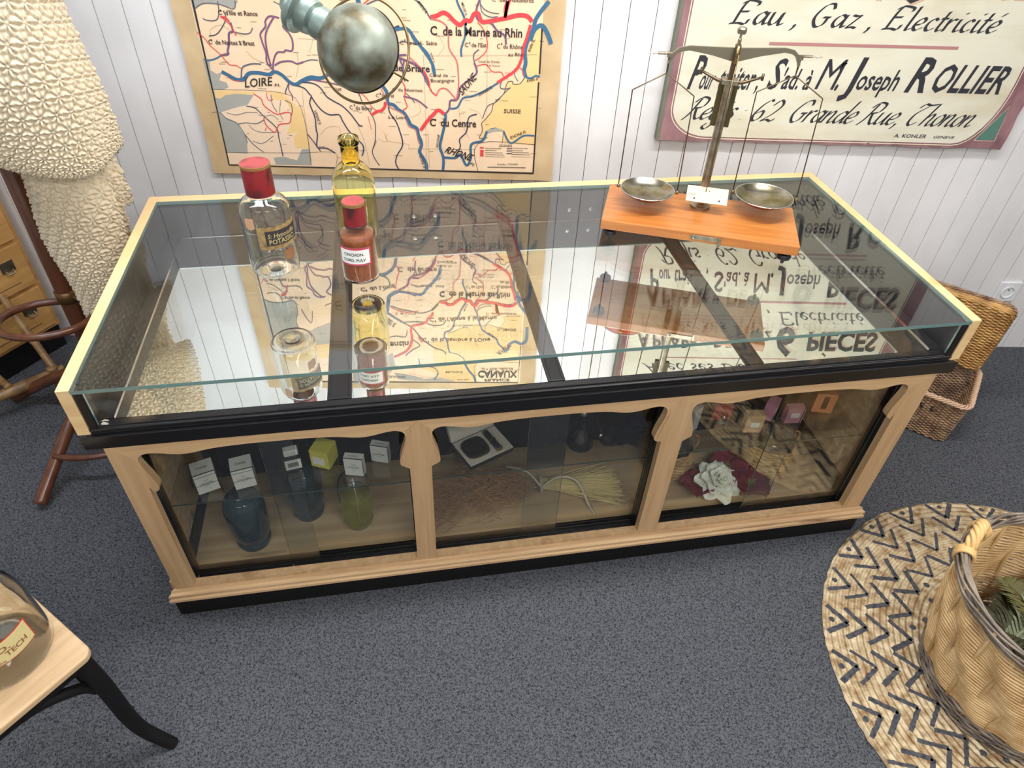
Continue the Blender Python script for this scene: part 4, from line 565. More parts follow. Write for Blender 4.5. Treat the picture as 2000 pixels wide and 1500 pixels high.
g.build('seed_heads', gb, t)
rb = mat('pale_ribbon', srgb(190, 178, 160), .5)
g = G(); g.tube([(-.02, .03*math.cos(a), .03+.027*math.sin(a)) for a in [2*math.pi*i/20 for i in range(20)]], .004, 6, closed=True, flat=.3)
g.tube(sp3([(-.02, -.03, .045), (-.06, .02, .07), (-.12, .06, .06)]), .004, 6, flat=.3); g.tube(sp3([(-.02, -.03, .045), (.03, -.02, .075), (.09, -.03, .06), (.12, -.09, .01), (.13, -.12, .004)]), .0045, 6, flat=.3)
g.build('ribbon', rb, t, smooth=True)
# ---------------------------------------------------------------- right bay
orange = mat('orange_card', srgb(206, 134, 92), .45); pink = mat('pink_card', srgb(196, 132, 160), .45); beige = mat('beige_card', srgb(200, 166, 126), .5); greyc = mat('grey_card', srgb(170, 172, 176), .4)
pl = mat('dark_plate', srgb(96, 64, 50), .4)
carton('perfume_box', 'orange perfume box with a dark upright label, rightmost on the right bay shelf', 1.965, .22, .062, .03, .075, -.28, orange, None, sticker=(.02, .55, .14, .34, pl))
carton('perfume_box', 'pink perfume box with white label on the right bay shelf, next to the orange one', 1.848, .185, .054, .026, .06, -.1, pink, None, sticker=(0, .55, .24, .16, M['white']))
carton('perfume_box', 'pink perfume box turned sideways, left of the other pink box', 1.79, .215, .052, .03, .062, .75, pink, None, sticker=(0, .5, .2, .14, M['white']))
carton('perfume_box', 'beige perfume box with small white plate on the right bay shelf', 1.705, .165, .054, .028, .068, -.12, beige, None, sticker=(.05, .45, .24, .13, M['white']))
carton('perfume_box', 'tall grey perfume box beside the second post, half hidden by it', 1.520, .205, .03, .05, .09, .5, greyc, None)
t = on('scent_bottle', 'square red glass scent bottle with a clear ball stopper lying on the right bay shelf', 'bottle', 1.632, .225, .3452, -.2)
G().box(-.028, .028, -.012, .012, 0, .056).build('glass_body', mat('red_glass', srgb(190, 86, 72), .05, 0, .5, Transmission_Weight=.4), t, bevel=.003)
G().lathe([(0, -.006), (.008, -.006), (.006, .01), (.006, .02), (0, .02)], 16).build('spray_collar', M['chrome'], t, smooth=True, loc=(.004, -.022, .010))
G().lathe(smoothprof([(0, -.014), (.010, -.01), (.014, 0), (.010, .01), (0, .014)], 3), 20).build('stopper', cg, t, smooth=True, loc=(-.002, -.040, .0145))
# wicker bottles
def weave(g, r_of, z0, z1, nrow, nst=18, rad=.0035, amp=.003, mi=0, sx=1, sy=1, n=72, skip=None):
    for k in range(nrow):
        z = z0+(z1-z0)*(k+.5)/nrow; pts = []
        for i in range(n):
            a = 2*math.pi*i/n; r = r_of(z)+amp*math.cos(a*nst/2+(k % 2)*math.pi); pts.append((r*math.cos(a)*sx, r*math.sin(a)*sy, z+.001*math.sin(a*3+k)))
        g.tube(pts, rad, 6, closed=True, mi=mi)
cane = mat('natural_cane', srgb(190, 152, 100), .5); noisy(cane, srgb(158, 122, 78), srgb(208, 172, 118), (25, 25, 25), 3)
def demijohn(label, x, y, r, h, lean=0):
    t = on('demijohn', label, 'bottle', x, y, .1002, 0, 'wicker covered demijohns in the right bay')
    rf = lambda z: r*(.82+.22*math.sin(min(1, z/h*1.0)*math.pi*.75))
    g = G(); weave(g, rf, 0.004, h, 15, 22, .0045, .0022, n=66); g.build('wicker_jacket', cane, t, smooth=True)
    g = G(); g.lathe(shell(smoothprof([(0, .012), (r*.72, .012), (r*.8, .03), (r*.93, h*.6), (r*.85, h*1.05), (r*.35, h*1.3), (.016, h*1.42), (.014, h*1.58), (.017, h*1.6)], 4), .002), 40); g.build('glass_body', cg, t, smooth=True)
    g = G(); g.tube([(r*1.02+.02*math.cos(a), 0, h*.95+.03*math.sin(a)) for a in [R(q) for q in range(-90, 95, 15)]], .004, 6); g.build('handle', cane, t, smooth=True)
    return t
demijohn('wicker covered glass demijohn on the right bay floor behind the poppies', 1.845, .225, .075, .125)
demijohn('wicker covered glass demijohn partly hidden behind the second post', 1.515, .255, .07, .12)
# cloth flowers
def petal(g, c, ang, tilt, w, l, curl, mi=0, nu=7, nv=7, ruff=0, cup=.3):
    vs = []; fs = []
    for i in range(nu):
        u = i/(nu-1)
        for j in range(nv):
            v = j/(nv-1)*2-1; ww = w*math.sin(math.pi*(.12+.78*u))**.8*(1-.12*u)
            x = l*u; y = v*ww; z = cup*l*(v*v)*.5*u+curl*l*u*u+ruff*math.sin(v*7+ang*3)*u
            ct_, st_ = math.cos(tilt), math.sin(tilt); X = x*ct_-z*st_; Z = x*st_+z*ct_
            vs.append((c[0]+X*math.cos(ang)-y*math.sin(ang), c[1]+X*math.sin(ang)+y*math.cos(ang), c[2]+Z))
    for i in range(nu-1):
        for j in range(nv-1): fs.append((i*nv+j, i*nv+j+1, (i+1)*nv+j+1, (i+1)*nv+j))
    g.add(vs, fs, mi)
def flower(label, x, y, z, rad, rose, rz=0, tip=0):
    t = on('cloth_rose' if rose else 'cloth_poppy', label, 'flower', x, y, z, rz, None if rose else 'dark red cloth poppies in the right bay'); t.rotation_euler[0] = tip
    m = mat('rose_silk', srgb(240, 240, 228), .6) if rose else mat('poppy_silk', srgb(122, 24, 40), .7)
    g = G()
    if rose:
        for ring, (n_, tl, l, w_, cu) in enumerate(((7, .05, 1.0, .42, -.08), (6, .45, .78, .40, -.25), (5, .85, .6, .36, -.25), (4, 1.15, .48, .3, -.15), (3, 1.35, .42, .24, -.1))):
            for i in range(n_): petal(g, (0, 0, .004*ring), 2*math.pi*i/n_+ring*.5, tl, w_*rad, l*rad, cu, cup=.25, ruff=.002)
    else:
        for i in range(5): petal(g, (0, 0, .001*i), 2*math.pi*i/5, .25, .62*rad, rad, -.12, ruff=.006, cup=.5)
    o = g.build('petals', m, t, smooth=True, fixn=False); s = o.modifiers.new('thick', 'SOLIDIFY'); s.thickness = .0008
    if not rose:
        g = G()
        for i in range(50): a = random.uniform(0, 6.28); l = random.uniform(.008, .02); g.tube([(0, 0, .002), (l*math.cos(a), l*math.sin(a), random.uniform(.012, .02))], .0005, 3)
        g.build('stamens', mat('stamen', srgb(150, 150, 70), .7), t)
    G().tube([(0, 0, -.001), (0, .0, -z+.1003)], .0018, 6).build('stem', mat('green_stem', srgb(60, 66, 36), .6), t)
    return t
flower('white silk rose lying in front of the dark red poppies in the right bay', 1.640, .140, .140, .077, True, .3, .3)
flower('dark red cloth poppy right of the white rose', 1.755, .132, .118, .066, False, .2)
flower('dark red cloth poppy behind the white rose', 1.695, .190, .140, .066, False, .9)
flower('dark red cloth poppy left of the white rose, half under it', 1.580, .145, .128, .058, False, .5)
# ================================================================ on the glass top
TZ = H-.0003
redp = mat('red_lacquer_tin', srgb(118, 24, 28), .4); noisy(redp, srgb(66, 26, 28), srgb(130, 26, 30), (22, 22, 14), 6, (.40, .50))
redtop = mat('worn_red_lid_top', srgb(158, 66, 68), .5); noisy(redtop, srgb(120, 56, 58), srgb(168, 72, 74), (30, 30, 30), 5, (.3, .5))
gold = mat('tarnished_gold_band', srgb(140, 104, 56), .5)
t = thing('apothecary_jar', 'large clear glass bottle with red cap and torn brown label, on the counter', 'bottle', (-.711, -.794, TZ), -.1)
pr = smoothprof([(0, .002), (.046, 0), (.057, .006), (.0595, .02), (.0598, .10), (.0598, .155), (.054, .182), (.036, .198), (.028, .206), (.027, .225)], 4)
G().lathe(shell(pr, .0035), 56).build('glass_body', cg, t, smooth=True)
G().lathe([(.0, .205), (.0335, .205), (.0335, .21), (.0335, .272), (.0325, .275)], 40).build('cap_skirt', redp, t, smooth=True, auto=.8)
G().lathe([(.034, .270), (.0342, .2765), (.031, .277)], 40).build('cap_band', gold, t, smooth=True, auto=.8)
G().lathe([(0, .2772), (.0325, .2772), (.0325, .275)], 40).build('cap_top', redtop, t)
def wrap(g, r, a0, a1, z0, z1, n=16, rag=0, mi=0, th=.0006):
    vs = []
    for i in range(n+1):
        a = a0+(a1-a0)*i/n
        for z in (z0+random.uniform(-rag, rag), z1+random.uniform(-rag, rag)): vs.append((r*math.cos(a), r*math.sin(a), z))
    vs += [((x*(r+th)/r), (y*(r+th)/r), z) for x, y, z in vs]; k = 2*(n+1)
    fs = [(2*i, 2*i+2, 2*i+3, 2*i+1) for i in range(n)]+[(k+2*i, k+2*i+1, k+2*i+3, k+2*i+2) for i in range(n)]
    fs += [(2*i, k+2*i, k+2*i+2, 2*i+2) for i in range(n)]+[(2*i+1, 2*i+3, k+2*i+3, k+2*i+1) for i in range(n)]+[(0, 1, k+1, k), (k-2, k+k-2, k+k-1, k-1)]
    g.add(vs, fs, mi)
def wrap_text(g, t, r, a0, z, w, h, bold=0, mi=0, tilt=0, shear=0):
    vs, fs = text_mesh(t, w, h, shear, bold)
    g.add([(r*math.cos(a0+v.x/r), r*math.sin(a0+v.x/r), z+v.y+tilt*v.x) for v in vs], fs, mi)
lab = mat('brown_paper_label', srgb(150, 124, 76), .7); noisy(lab, srgb(120, 92, 50), srgb(168, 142, 92), (60, 60, 60), 5); lab2 = mat('black_label_print', srgb(44, 36, 40), .6)
lt = mat('gold_lettering', srgb(176, 160, 104), .6)
random.seed(2)
g = G(); A0 = R(-78)
g2 = G()
for k in range(1):
    wrap(g, .0603, R(-92), R(8), .086, .144, 26, .002, 0); wrap(g, .0611, R(-76), R(6), .096, .134, 20, .0006, 1)
    wrap_text(g, 'S: Hyposulfis', .0619, R(-72), .116, .074, .011, 1, 2, shear=.2); wrap_text(g, 'POTASSICI', .0619, R(-70), .100, .070, .012, 1.5, 2)
    wrap(g, .0603, R(-40), R(-12), .052, .076, 8, .004, 3); wrap(g, .0603, R(-118), R(-96), .138, .165, 8, .003, 4)
gl = g.build('paper_label', [lab, lab2, lt, mat('brown_scrap', srgb(138, 92, 56), .7), mat('pale_scrap', srgb(196, 152, 118), .7)], t)
gl.rotation_euler = (R(-6), R(-5), 0)
gl.rotation_euler = (0, 0, 0)
# yellow bottle
t = thing('wine_bottle', 'tall open yellow glass bottle behind the brown powder bottle', 'bottle', (-.527, -.619, TZ))
yg = mat('amber_glass', srgb(254, 250, 206), .02, 0, .5, Transmission_Weight=1.0, IOR=1.42)
yn = mat('amber_neck_glass', srgb(250, 232, 140), .02, 0, .5, Transmission_Weight=1.0, IOR=1.42)
pr = smoothprof([(0, .006), (.040, 0), (.050, .005), (.053, .03), (.0545, .13), (.0535, .160), (.045, .187), (.031, .203), (.0228, .207)], 4)
G().lathe(shell(pr, .0024), 56).build('glass_body', yg, t, smooth=True)
pr = smoothprof([(.0228, .207), (.0222, .225), (.0224, .245), (.0222, .252), (.0255, .256), (.0262, .268), (.0250, .2725)], 3)
nk = [(r, z) for r, z in pr]; G().lathe(nk+[(.0200, .2725), (.0195, .23), (.0200, .2075)]+[nk[0]], 48).build('neck', yn, t, smooth=True)
G().lathe([(0, .0075), (.043, .0075), (.044, .010), (0, .0105)], 40).build('base_glass', yn, t, smooth=True)
# brown powder bottle
t = thing('powder_bottle', 'small red capped bottle of brown powder with white label, on the counter', 'bottle', (-.494, -.823, TZ), -.05)
pr = smoothprof([(0, .003), (.036, 0), (.0430, .004), (.0440, .012), (.0440, .112), (.041, .123), (.030, .129), (.025, .134), (.0235, .155)], 3)
G().lathe(shell(pr, .002), 48).build('glass_body', cg, t, smooth=True)
pw = mat('red_brown_powder', srgb(158, 80, 30), .4); noisy(pw, srgb(146, 70, 24), srgb(172, 90, 36), (80, 80, 80), 3)
G().lathe([(0, .0045), (.0398, .0048), (.0416, .012), (.0416, .111), (.0385, .1215), (.027, .1270), (0, .1275)], 48).build('powder', pw, t, smooth=True, auto=.9)
G().lathe([(0, .143), (.0262, .143), (.0262, .147), (.0260, .200), (.0254, .203)], 36).build('cap_skirt', redp, t, smooth=True, auto=.8)
G().lathe([(.0268, .143), (.0270, .1465), (.0264, .147)], 36).build('cap_foot_band', mat('dark_band', srgb(58, 34, 32), .5), t)
G().lathe([(.0266, .196), (.0268, .2032), (.024, .2038)], 36).build('cap_band', gold, t, smooth=True, auto=.8); G().lathe([(0, .2042), (.0255, .2042), (.0255, .202)], 36).build('cap_top', redtop, t)
g = G(); wrap(g, .0443, R(-146), R(-38), .054, .104, 20, 0, 0); wrap(g, .0450, R(-144), R(-40), .056, .102, 20, 0, 1); wrap(g, .0455, R(-139), R(-45), .0605, .0975, 20, 0, 2)
wrap_text(g, 'CINCHON.', .0464, R(-124), .082, .050, .0075, 1.8, 3); wrap_text(g, 'CORD. PULV.', .0464, R(-128), .067, .058, .0075, 1.8, 3)
g.build('paper_label', [mat('label_gold_edge', srgb(120, 84, 60), .6), mat('label_red', srgb(188, 50, 80), .5), mat('label_white', srgb(226, 226, 222), .5), M['ink']], t)
# ---------------------------------------------------------------- balance
ba = thing('balance_scale', 'old brass balance on an orange brown wooden board with two hanging pans', 'scale', (.4165, -.573, TZ), R(-14.2))
BI = (Matrix.Translation(ba.location) @ Matrix.Rotation(R(-14.2), 4, 'Z')).inverted()
def bl_(x, y, z): return BI @ Vector((x, y, z))
ma = wood('varnished_mahogany', srgb(194, 128, 64), srgb(168, 100, 46), .3, (4, 60, 60), None, .08, .6)
mb = G().box(-.2635, .2635, -.1165, .1165, .036, .064).build('wooden_board', ma, ba, bevel=.003)
for sx_, sy_ in ((-.235, -.095), (.235, -.095), (-.235, .095), (.235, .095)):
    G().lathe([(0, 0), (.004, 0), (.005, .004), (.005, .014), (.017, .015), (.0185, .019), (.0185, .024), (.016, .028), (.006, .029), (.006, .036), (0, .036)], 24).build('levelling_foot', M['black'], ba, smooth=True, auto=.6, loc=(sx_, sy_, 0))
cx, cyb = bl_(.428, -.53, .9).x, bl_(.428, -.53, .9).y
br = M['steel']; bz = .064
G().lathe([(0, bz), (.028, bz), (.028, bz+.007), (.022, bz+.010), (.016, bz+.018), (.014, bz+.022), (0, bz+.022)], 32, (cx, cyb, 0)).build('column_base', br, ba, smooth=True, auto=.6)
for a in (20, 160, 265):
    G().lathe([(0, 0), (.003, 0), (.003, .004), (.0045, .005), (.0045, .009), (0, .010)], 10).build('base_screw', M['brass'], ba, loc=(cx+.022*math.cos(R(a)), cyb+.022*math.sin(R(a)), bz+.008))
zt = 1.235-TZ
G().lathe([(0, bz+.02), (.0125, bz+.02), (.0118, bz+.05), (.0115, zt), (0, zt)], 28, (cx, cyb, 0)).build('column', br, ba, smooth=True, auto=.8)
brd = mat('dark_bronze', srgb(112, 98, 80), .4, 1)
g = G(); g.box(cx-.024, cx+.024, cyb+.006, cyb+.018, zt-.11, zt+.005); g.build('rear_box', mat('old_brass_box', srgb(92, 84, 56), .5, .8), ba, bevel=.001)
g = G(); g.box(cx-.020, cx+.020, cyb-.012, cyb+.018, zt, zt+.012); g.build('fork_head', br, ba, bevel=.001)
g = G()
for s in (-1, 1): g.tube([(cx, cyb-.004, zt+.004), (cx+s*.03, cyb-.006, zt+.008), (cx+s*.075, cyb-.006, zt+.026)], [.005, .0045, .003], 8); g.tube([(cx+s*.075, cyb-.006, zt+.018), (cx+s*.075, cyb-.006, zt+.034)], .0035, 8)
g.build('beam_rest', brd, ba, smooth=True)
G().box(cx-.007, cx+.007, cyb-.009, cyb+.009, zt+.012, 1.327-TZ).build('head_block', brd, ba, bevel=.001)
# beam: flat waisted bar whose ends curl down
BA = R(14.2+2.2); zc = 1.308-TZ
g = G(); ca, sa = math.cos(BA), math.sin(BA)
up_ = [(0, .012), (.06, .013), (.12, .0145), (.145, .010), (.160, -.002), (.168, -.02), (.1695, -.026)]
lo_ = [(.1635, -.028), (.160, -.019), (.152, -.006), (.140, .001), (.12, .004), (.06, -.006), (.012, -.018), (0, -.018)]
poly = up_+lo_; poly = poly+[(-x, z) for x, z in poly[::-1]][1:-1]
n = len(poly)
bvec = lambda u, d, z: (cx+u*ca-d*sa, cyb+u*sa+d*ca, zc+z)
g.add([bvec(x, -.003, z) for x, z in poly]+[bvec(x, .003, z) for x, z in poly], [tuple(range(n)), tuple(range(2*n-1, n-1, -1))]+[(i, i+n, (i+1) % n+n, (i+1) % n) for i in range(n)])
g.build('beam', mat('nickel_beam', srgb(160, 152, 132), .4, .9), ba)
G().lathe([(0, -.012), (.0045, -.012), (.0045, .01), (.003, .012), (.003, .02), (.010, .022), (.0115, .026), (.0115, .033), (.009, .036), (0, .0365)], 20, bvec(0, 0, .022)).build('top_screw', br, ba, smooth=True, auto=.6)
g = G(); g.tube([bvec(0, -.016, .0), bvec(0, -.016, -.19), (cx+.005, cyb-.022, .105), (cx+.007, cyb-.024, .082)], [.0018, .0016, .0012, .0006], 6); g.box(cx-.004, cx+.004, cyb-.02, cyb-.004, zc-.02, zc+.02)
g.build('pointer', M['brass'], ba, smooth=True)
g = G(); g.tube(sp3([(cx+.0, cyb-.013, .118), (cx+.008, cyb-.018, .112), (cx+.014, cyb-.02, .116), (cx+.014, cyb-.02, .122)]), .0012, 6); g.build('hook', brd, ba)
# index plate
ipm = mat('ivory_index_plate', srgb(206, 192, 158), .45)
g = G(); g.T = Matrix.Translation((cx+.010, cyb-.028, .112)) @ Matrix.Rotation(R(38), 4, 'X')
g.box(-.056, .056, -.024, .024, -.0015, .0015); ip = g.build('index_plate', ipm, ba, bevel=.0004)
g = G(); g.T = Matrix.Translation((cx+.010, cyb-.028, .112)) @ Matrix.Rotation(R(38), 4, 'X')
for i in range(-10, 11): g.box(i*.0026-.0001, i*.0026+.0001, .016, .022 if i % 5 == 0 else .02, .0015, .0018)
put_text(g, 'FRANCE', (-.052, -.004, .0015), (1, 0, 0), (0, 1, 0), .022, .0035)
g.lathe([(.0025, .0015), (.0025, .003), (0, .0032)], 10, (-.034, -.014, 0)); g.lathe([(.0025, .0015), (.0025, .003), (0, .0032)], 10, (.034, -.014, 0))
g.build('index_marks', M['ink'], ip)
# brake lever on the front edge
g = G(); g.box(-.02, .06, -.1205, -.1175, .046, .058); g.box(.053, .060, -.125, -.1175, .034, .058); lv_ = g.build('brake_lever', br, ba, bevel=.001)
G().lathe([(0, 0), (.004, 0), (.003, .002), (0, .0024)], 12).build('pivot_screw', M['chrome'], lv_).matrix_basis = Matrix.Translation((-.012, -.1205, .052)) @ Matrix.Rotation(R(90), 4, 'X')
# pans and bows
def pan_set(u, pw_, rr):
    tip = Vector(bvec(u, 0, -.020)); P = bl_(*pw_)
    kn = G(); kn.box(tip.x-.006, tip.x+.006, tip.y-.006, tip.y+.006, tip.z+.008, tip.z+.018); s = 1 if u > 0 else -1
    kn.tube([bvec(u-.004*s, 0, -.004), bvec(u+.030*s, 0, -.004)], .0035, 8); kn.tube([bvec(u+.03*s, 0, -.004), bvec(u+.055*s, 0, -.004)], .0012, 6); kn.lathe([(0, -.004), (.004, 0), (0, .004)], 10, bvec(u+.04*s, 0, -.004))
    kn.build('end_knife', br, ba)
    hook = Vector((tip.x, tip.y, tip.z-.030))
    h_ = G(); h_.tube([tip+Vector((0, 0, .01)), tip+Vector((0, 0, -.012)), hook], [.003, .0025, .0015], 8); h_.build('stirrup', brd, ba)
    d = Vector((math.cos(R(14.2-13)), math.sin(R(14.2-13)), 0))
    a_ = P-d*(rr+.008); b_ = P+d*(rr+.008); sh = .052
    wz = hook.z-.048
    L1 = a_.lerp(Vector((hook.x, hook.y, 0))-d*(rr+.0), .25) if False else Vector((hook.x, hook.y, 0))-d*(rr+.004)
    R1 = Vector((hook.x, hook.y, 0))+d*(rr+.004); L1.z = R1.z = wz
    g = G(); g.tube([a_, L1, L1.lerp(hook, .03), hook], .0016, 7); g.tube([b_, R1, R1.lerp(hook, .03), hook], .0016, 7)
    bow = g.build('bow', brd, ba, smooth=True)
    for q in (a_, b_): G().lathe([(0, -.005), (.004, -.004), (.0045, 0), (.003, .004), (0, .006)], 10).build('bow_joint', M['brass'], bow, loc=q, smooth=True)
    pf = smoothprof([(0, -.024), (rr*.35, -.023), (rr*.72, -.0155), (rr*.93, -.004), (rr, .0)], 3)
    g = G(); g.lathe(pf, 48, P, mi=0); g.lathe([(r, z+.0012) for r, z in pf], 48, P, mi=1); g.tube([(P.x+rr*math.cos(a), P.y+rr*math.sin(a), P.z+.0005) for a in [2*math.pi*i/48 for i in range(48)]], .0018, 6, closed=True, mi=2)
    pn = g.build('pan', [mat('copper_pan_outside', srgb(196, 120, 84), .22, 1), mat('pan_inside', srgb(150, 140, 104), .24, 1), M['chrome']], ba, smooth=True, fixn=False)
    nt, b, N, L_ = nodes(pn.data.materials[1]); noisy(pn.data.materials[1], srgb(128, 118, 78), srgb(176, 172, 160), (22, 22, 22), 5, (.35, .65))
    G().box(P.x-.008, P.x+.002, P.y-rr-.0015, P.y-rr+.002, P.z-.0115, P.z-.0045).build('weight_mark', M['brass'], pn)
pan_set(-.166, (.268, -.533, .950), .0735)
pan_set(.166, (.592, -.558, .950), .0785)
# ================================================================ wall lamp: round shade with a ring, hanging from a jointed arm
lm = mat('worn_grey_metal', srgb(140, 148, 138), .44, .45); noisy(lm, srgb(84, 76, 52), srgb(146, 154, 142), (17, 17, 17), 8, (.38, .6))
LP = Vector((-.398, -1.12, 1.452))
t = thing('jointed_lamp', 'grey metal industrial lamp with round shade and guard ring hanging in front of the map', 'lamp', LP)
ax = Vector((.30, .86, -.42)).normalized()     # where the shade opens: away, towards the wall
def frame(o, z, roll=0):
    z = z.normalized(); x = z.orthogonal().normalized(); y = z.cross(x); return Matrix.Translation(o) @ Matrix(((x.x, y.x, z.x, 0), (x.y, y.y, z.y, 0), (x.z, y.z, z.z, 0), (0, 0, 0, 1)))
F = frame(Vector((0, 0, 0)), ax)
g = G(); g.T = F
sh = smoothprof([(.0, -.058), (.022, -.056), (.045, -.043), (.060, -.023), (.065, .0), (.064, .012)], 4)
g.lathe(sh, 56, mi=0); g.lathe([(r-.0012 if r > .001 else 0, z+.001) for r, z in sh], 56, mi=1)
g.build('shade', [lm, mat('shade_inside_white', srgb(226, 222, 210), .4)], t, smooth=True, fixn=False)
g = G(); g.T = F; g.tube([(.0645*math.cos(a), .0645*math.sin(a), .013) for a in [2*math.pi*i/56 for i in range(56)]], .0016, 6, closed=True); g.build('shade_rim', M['blackmat'], t, smooth=True)
g = G(); g.T = F; rc = (0, 0)
g.tube([(.080*math.cos(a), .080*math.sin(a), .019) for a in [2*math.pi*i/64 for i in range(64)]], .0022, 8, closed=True)
rg = g.build('guard_ring', M['brass'], t, smooth=True)
# socket neck joins the shade at its upper left, arm runs up and out of view
side = (Vector((-1, -.05, .62)) - ax*Vector((-1, -.05, .62)).dot(ax)*.9).normalized()
g = G(); g.T = frame(side*.052-ax*.012, side)
g.lathe([(r*1.2, z) for r, z in [(0, -.012), (.019, -.010), (.021, 0), (.021, .018), (.0175, .021), (.0175, .024), (.022, .027), (.0235, .034), (.0235, .046), (.031, .050), (.032, .056), (.030, .062), (.020, .068), (.014, .080), (0, .082)]], 36)
g.build('lamp_holder', mat('cast_grey_metal', srgb(140, 156, 150), .4, .6), t, smooth=True, auto=.7)
p0 = side*.118-ax*.012; p1 = p0+Vector((-.02, .0, .05)); p2 = p1+Vector((-.10, .02, .42)); p3 = Vector((-.16, .0, 2.6-LP.z))
g = G(); g.tube([p0, p1], .016, 16); g.tube([p1, p2], .009, 12); g.tube([p2, p3], .009, 12)
for q in (p1, p2): g.lathe([(0, -.02), (.02, -.018), (.022, 0), (.02, .018), (0, .02)], 20, q)
g.build('arm', mat('cast_grey_arm', srgb(132, 146, 140), .35, .7), t, smooth=True)
G().lathe([(0, -.03), (.05, -.03), (.05, -.004), (.04, 0), (0, 0)], 32, p3).build('ceiling_mount', lm, t, smooth=True, auto=.6)
g = G(); g.tube([side*.06+ax*.0, side*.084+ax*.03], .0016, 6); g.tube([-side*.066+ax*.005, -side*.084+ax*.03], .0016, 6); g.build('ring_stay', M['brass'], rg)
# ================================================================ coat stand, left
bw = wood('bentwood_brown', srgb(104, 60, 38), srgb(72, 40, 26), .28, (30, 30, 3), None, .05, .6)
cs = thing('coat_stand', 'tall brown bentwood coat stand with curved legs left of the counter', 'coat stand', (-1.475, -.49, 0))
G().tube([(0, 0, .06), (0, 0, .5), (.012, .0, 1.75)], [.026, .027, .020], 24).build('pole', bw, cs, smooth=True)
def leg(a, reach=.42):
    c, s = math.cos(R(a)), math.sin(R(a))
    pts = sp3([(c*.03, s*.03, .33), (c*.05, s*.05, .27), (c*.11, s*.11, .21), (c*.22, s*.22, .15), (c*.34, s*.34, .075), (c*reach, s*reach, .022)], 5)
    return G().tube(pts, .0195, 16).build('leg', bw, cs, smooth=True)
for a in (-103, 168, 78): leg(a)
leg(-14, .28)
G().tube([(.30*math.cos(a), .30*math.sin(a), .118) for a in [R(-103+6.0*i) for i in range(16)]], .010, 10).build('lower_brace', bw, cs, smooth=True)
rp = [(-.035+.125*math.cos(a)*1.05, -.085+.115*math.sin(a), .505-.015*math.sin(a)) for a in [2*math.pi*i/48 for i in range(48)]]
G().tube(rp, .0115, 12, closed=True).build('umbrella_ring', bw, cs, smooth=True)
G().lathe([(.0268, -.02), (.031, -.018), (.031, .018), (.0268, .02)], 24, (0, 0, .535)).build('collar', mat('dull_brass_collar', srgb(110, 84, 52), .35, .7), cs, smooth=True)
g = G(); g.tube([(.02, -.01, .535), (.075, -.02, .53)], .008, 12); g.build('knob', M['steel'], cs, smooth=True)
for k in range(4):
    a = R(45+90*k); g = G(); c, s = math.cos(a), math.sin(a)
    g.tube(sp3([(c*.02, s*.02, 1.5), (c*.09, s*.09, 1.52), (c*.15, s*.15, 1.62), (c*.12, s*.12, 1.70), (c*.08, s*.08, 1.66)], 4), .010, 12); g.build('hook', bw, cs, smooth=True)
# ---- crochet blanket: sheets draped on the stand with star-stitch relief
wool = mat('cream_wool', srgb(216, 202, 176), .9, spec=.1)
nt, b, N, L_ = nodes(wool)
tc = N('ShaderNodeTexCoord'); mp3 = N('ShaderNodeMapping'); mp3.inputs['Scale'].default_value = (260, 260, 260); L_(tc.outputs['Object'], mp3.inputs[0]); nz = N('ShaderNodeTexNoise'); nz.inputs['Scale'].default_value = 1; L_(mp3.outputs[0], nz.inputs[0])
bp = N('ShaderNodeBump'); bp.inputs['Strength'].default_value = .6; bp.inputs['Distance'].default_value = .002; L_(nz.outputs[0], bp.inputs['Height']); L_(bp.outputs[0], b.inputs['Normal'])
def star(u, v, s):
    """height of the crochet star pattern; u, v in metres, s = cell size"""
    row = math.floor(v/(s*.87)); best = 0
    for rr in (row-1, row, row+1):
        uu = u+(rr % 2)*s/2; cu = math.floor(uu/s)
        for c in (cu-1, cu, cu+1):
            du = uu-(c+.5)*s; dv = v-(rr+.5)*s*.87; r = math.hypot(du, dv)/s
            if r > .62: continue
            a = math.atan2(dv, du)+.26
            pet = abs(math.cos(3.5*a))**1.3*max(0, 1-((r-.30)/.30)**2)
            best = max(best, pet, .75*max(0, 1-(r/.11)**2))
    return best
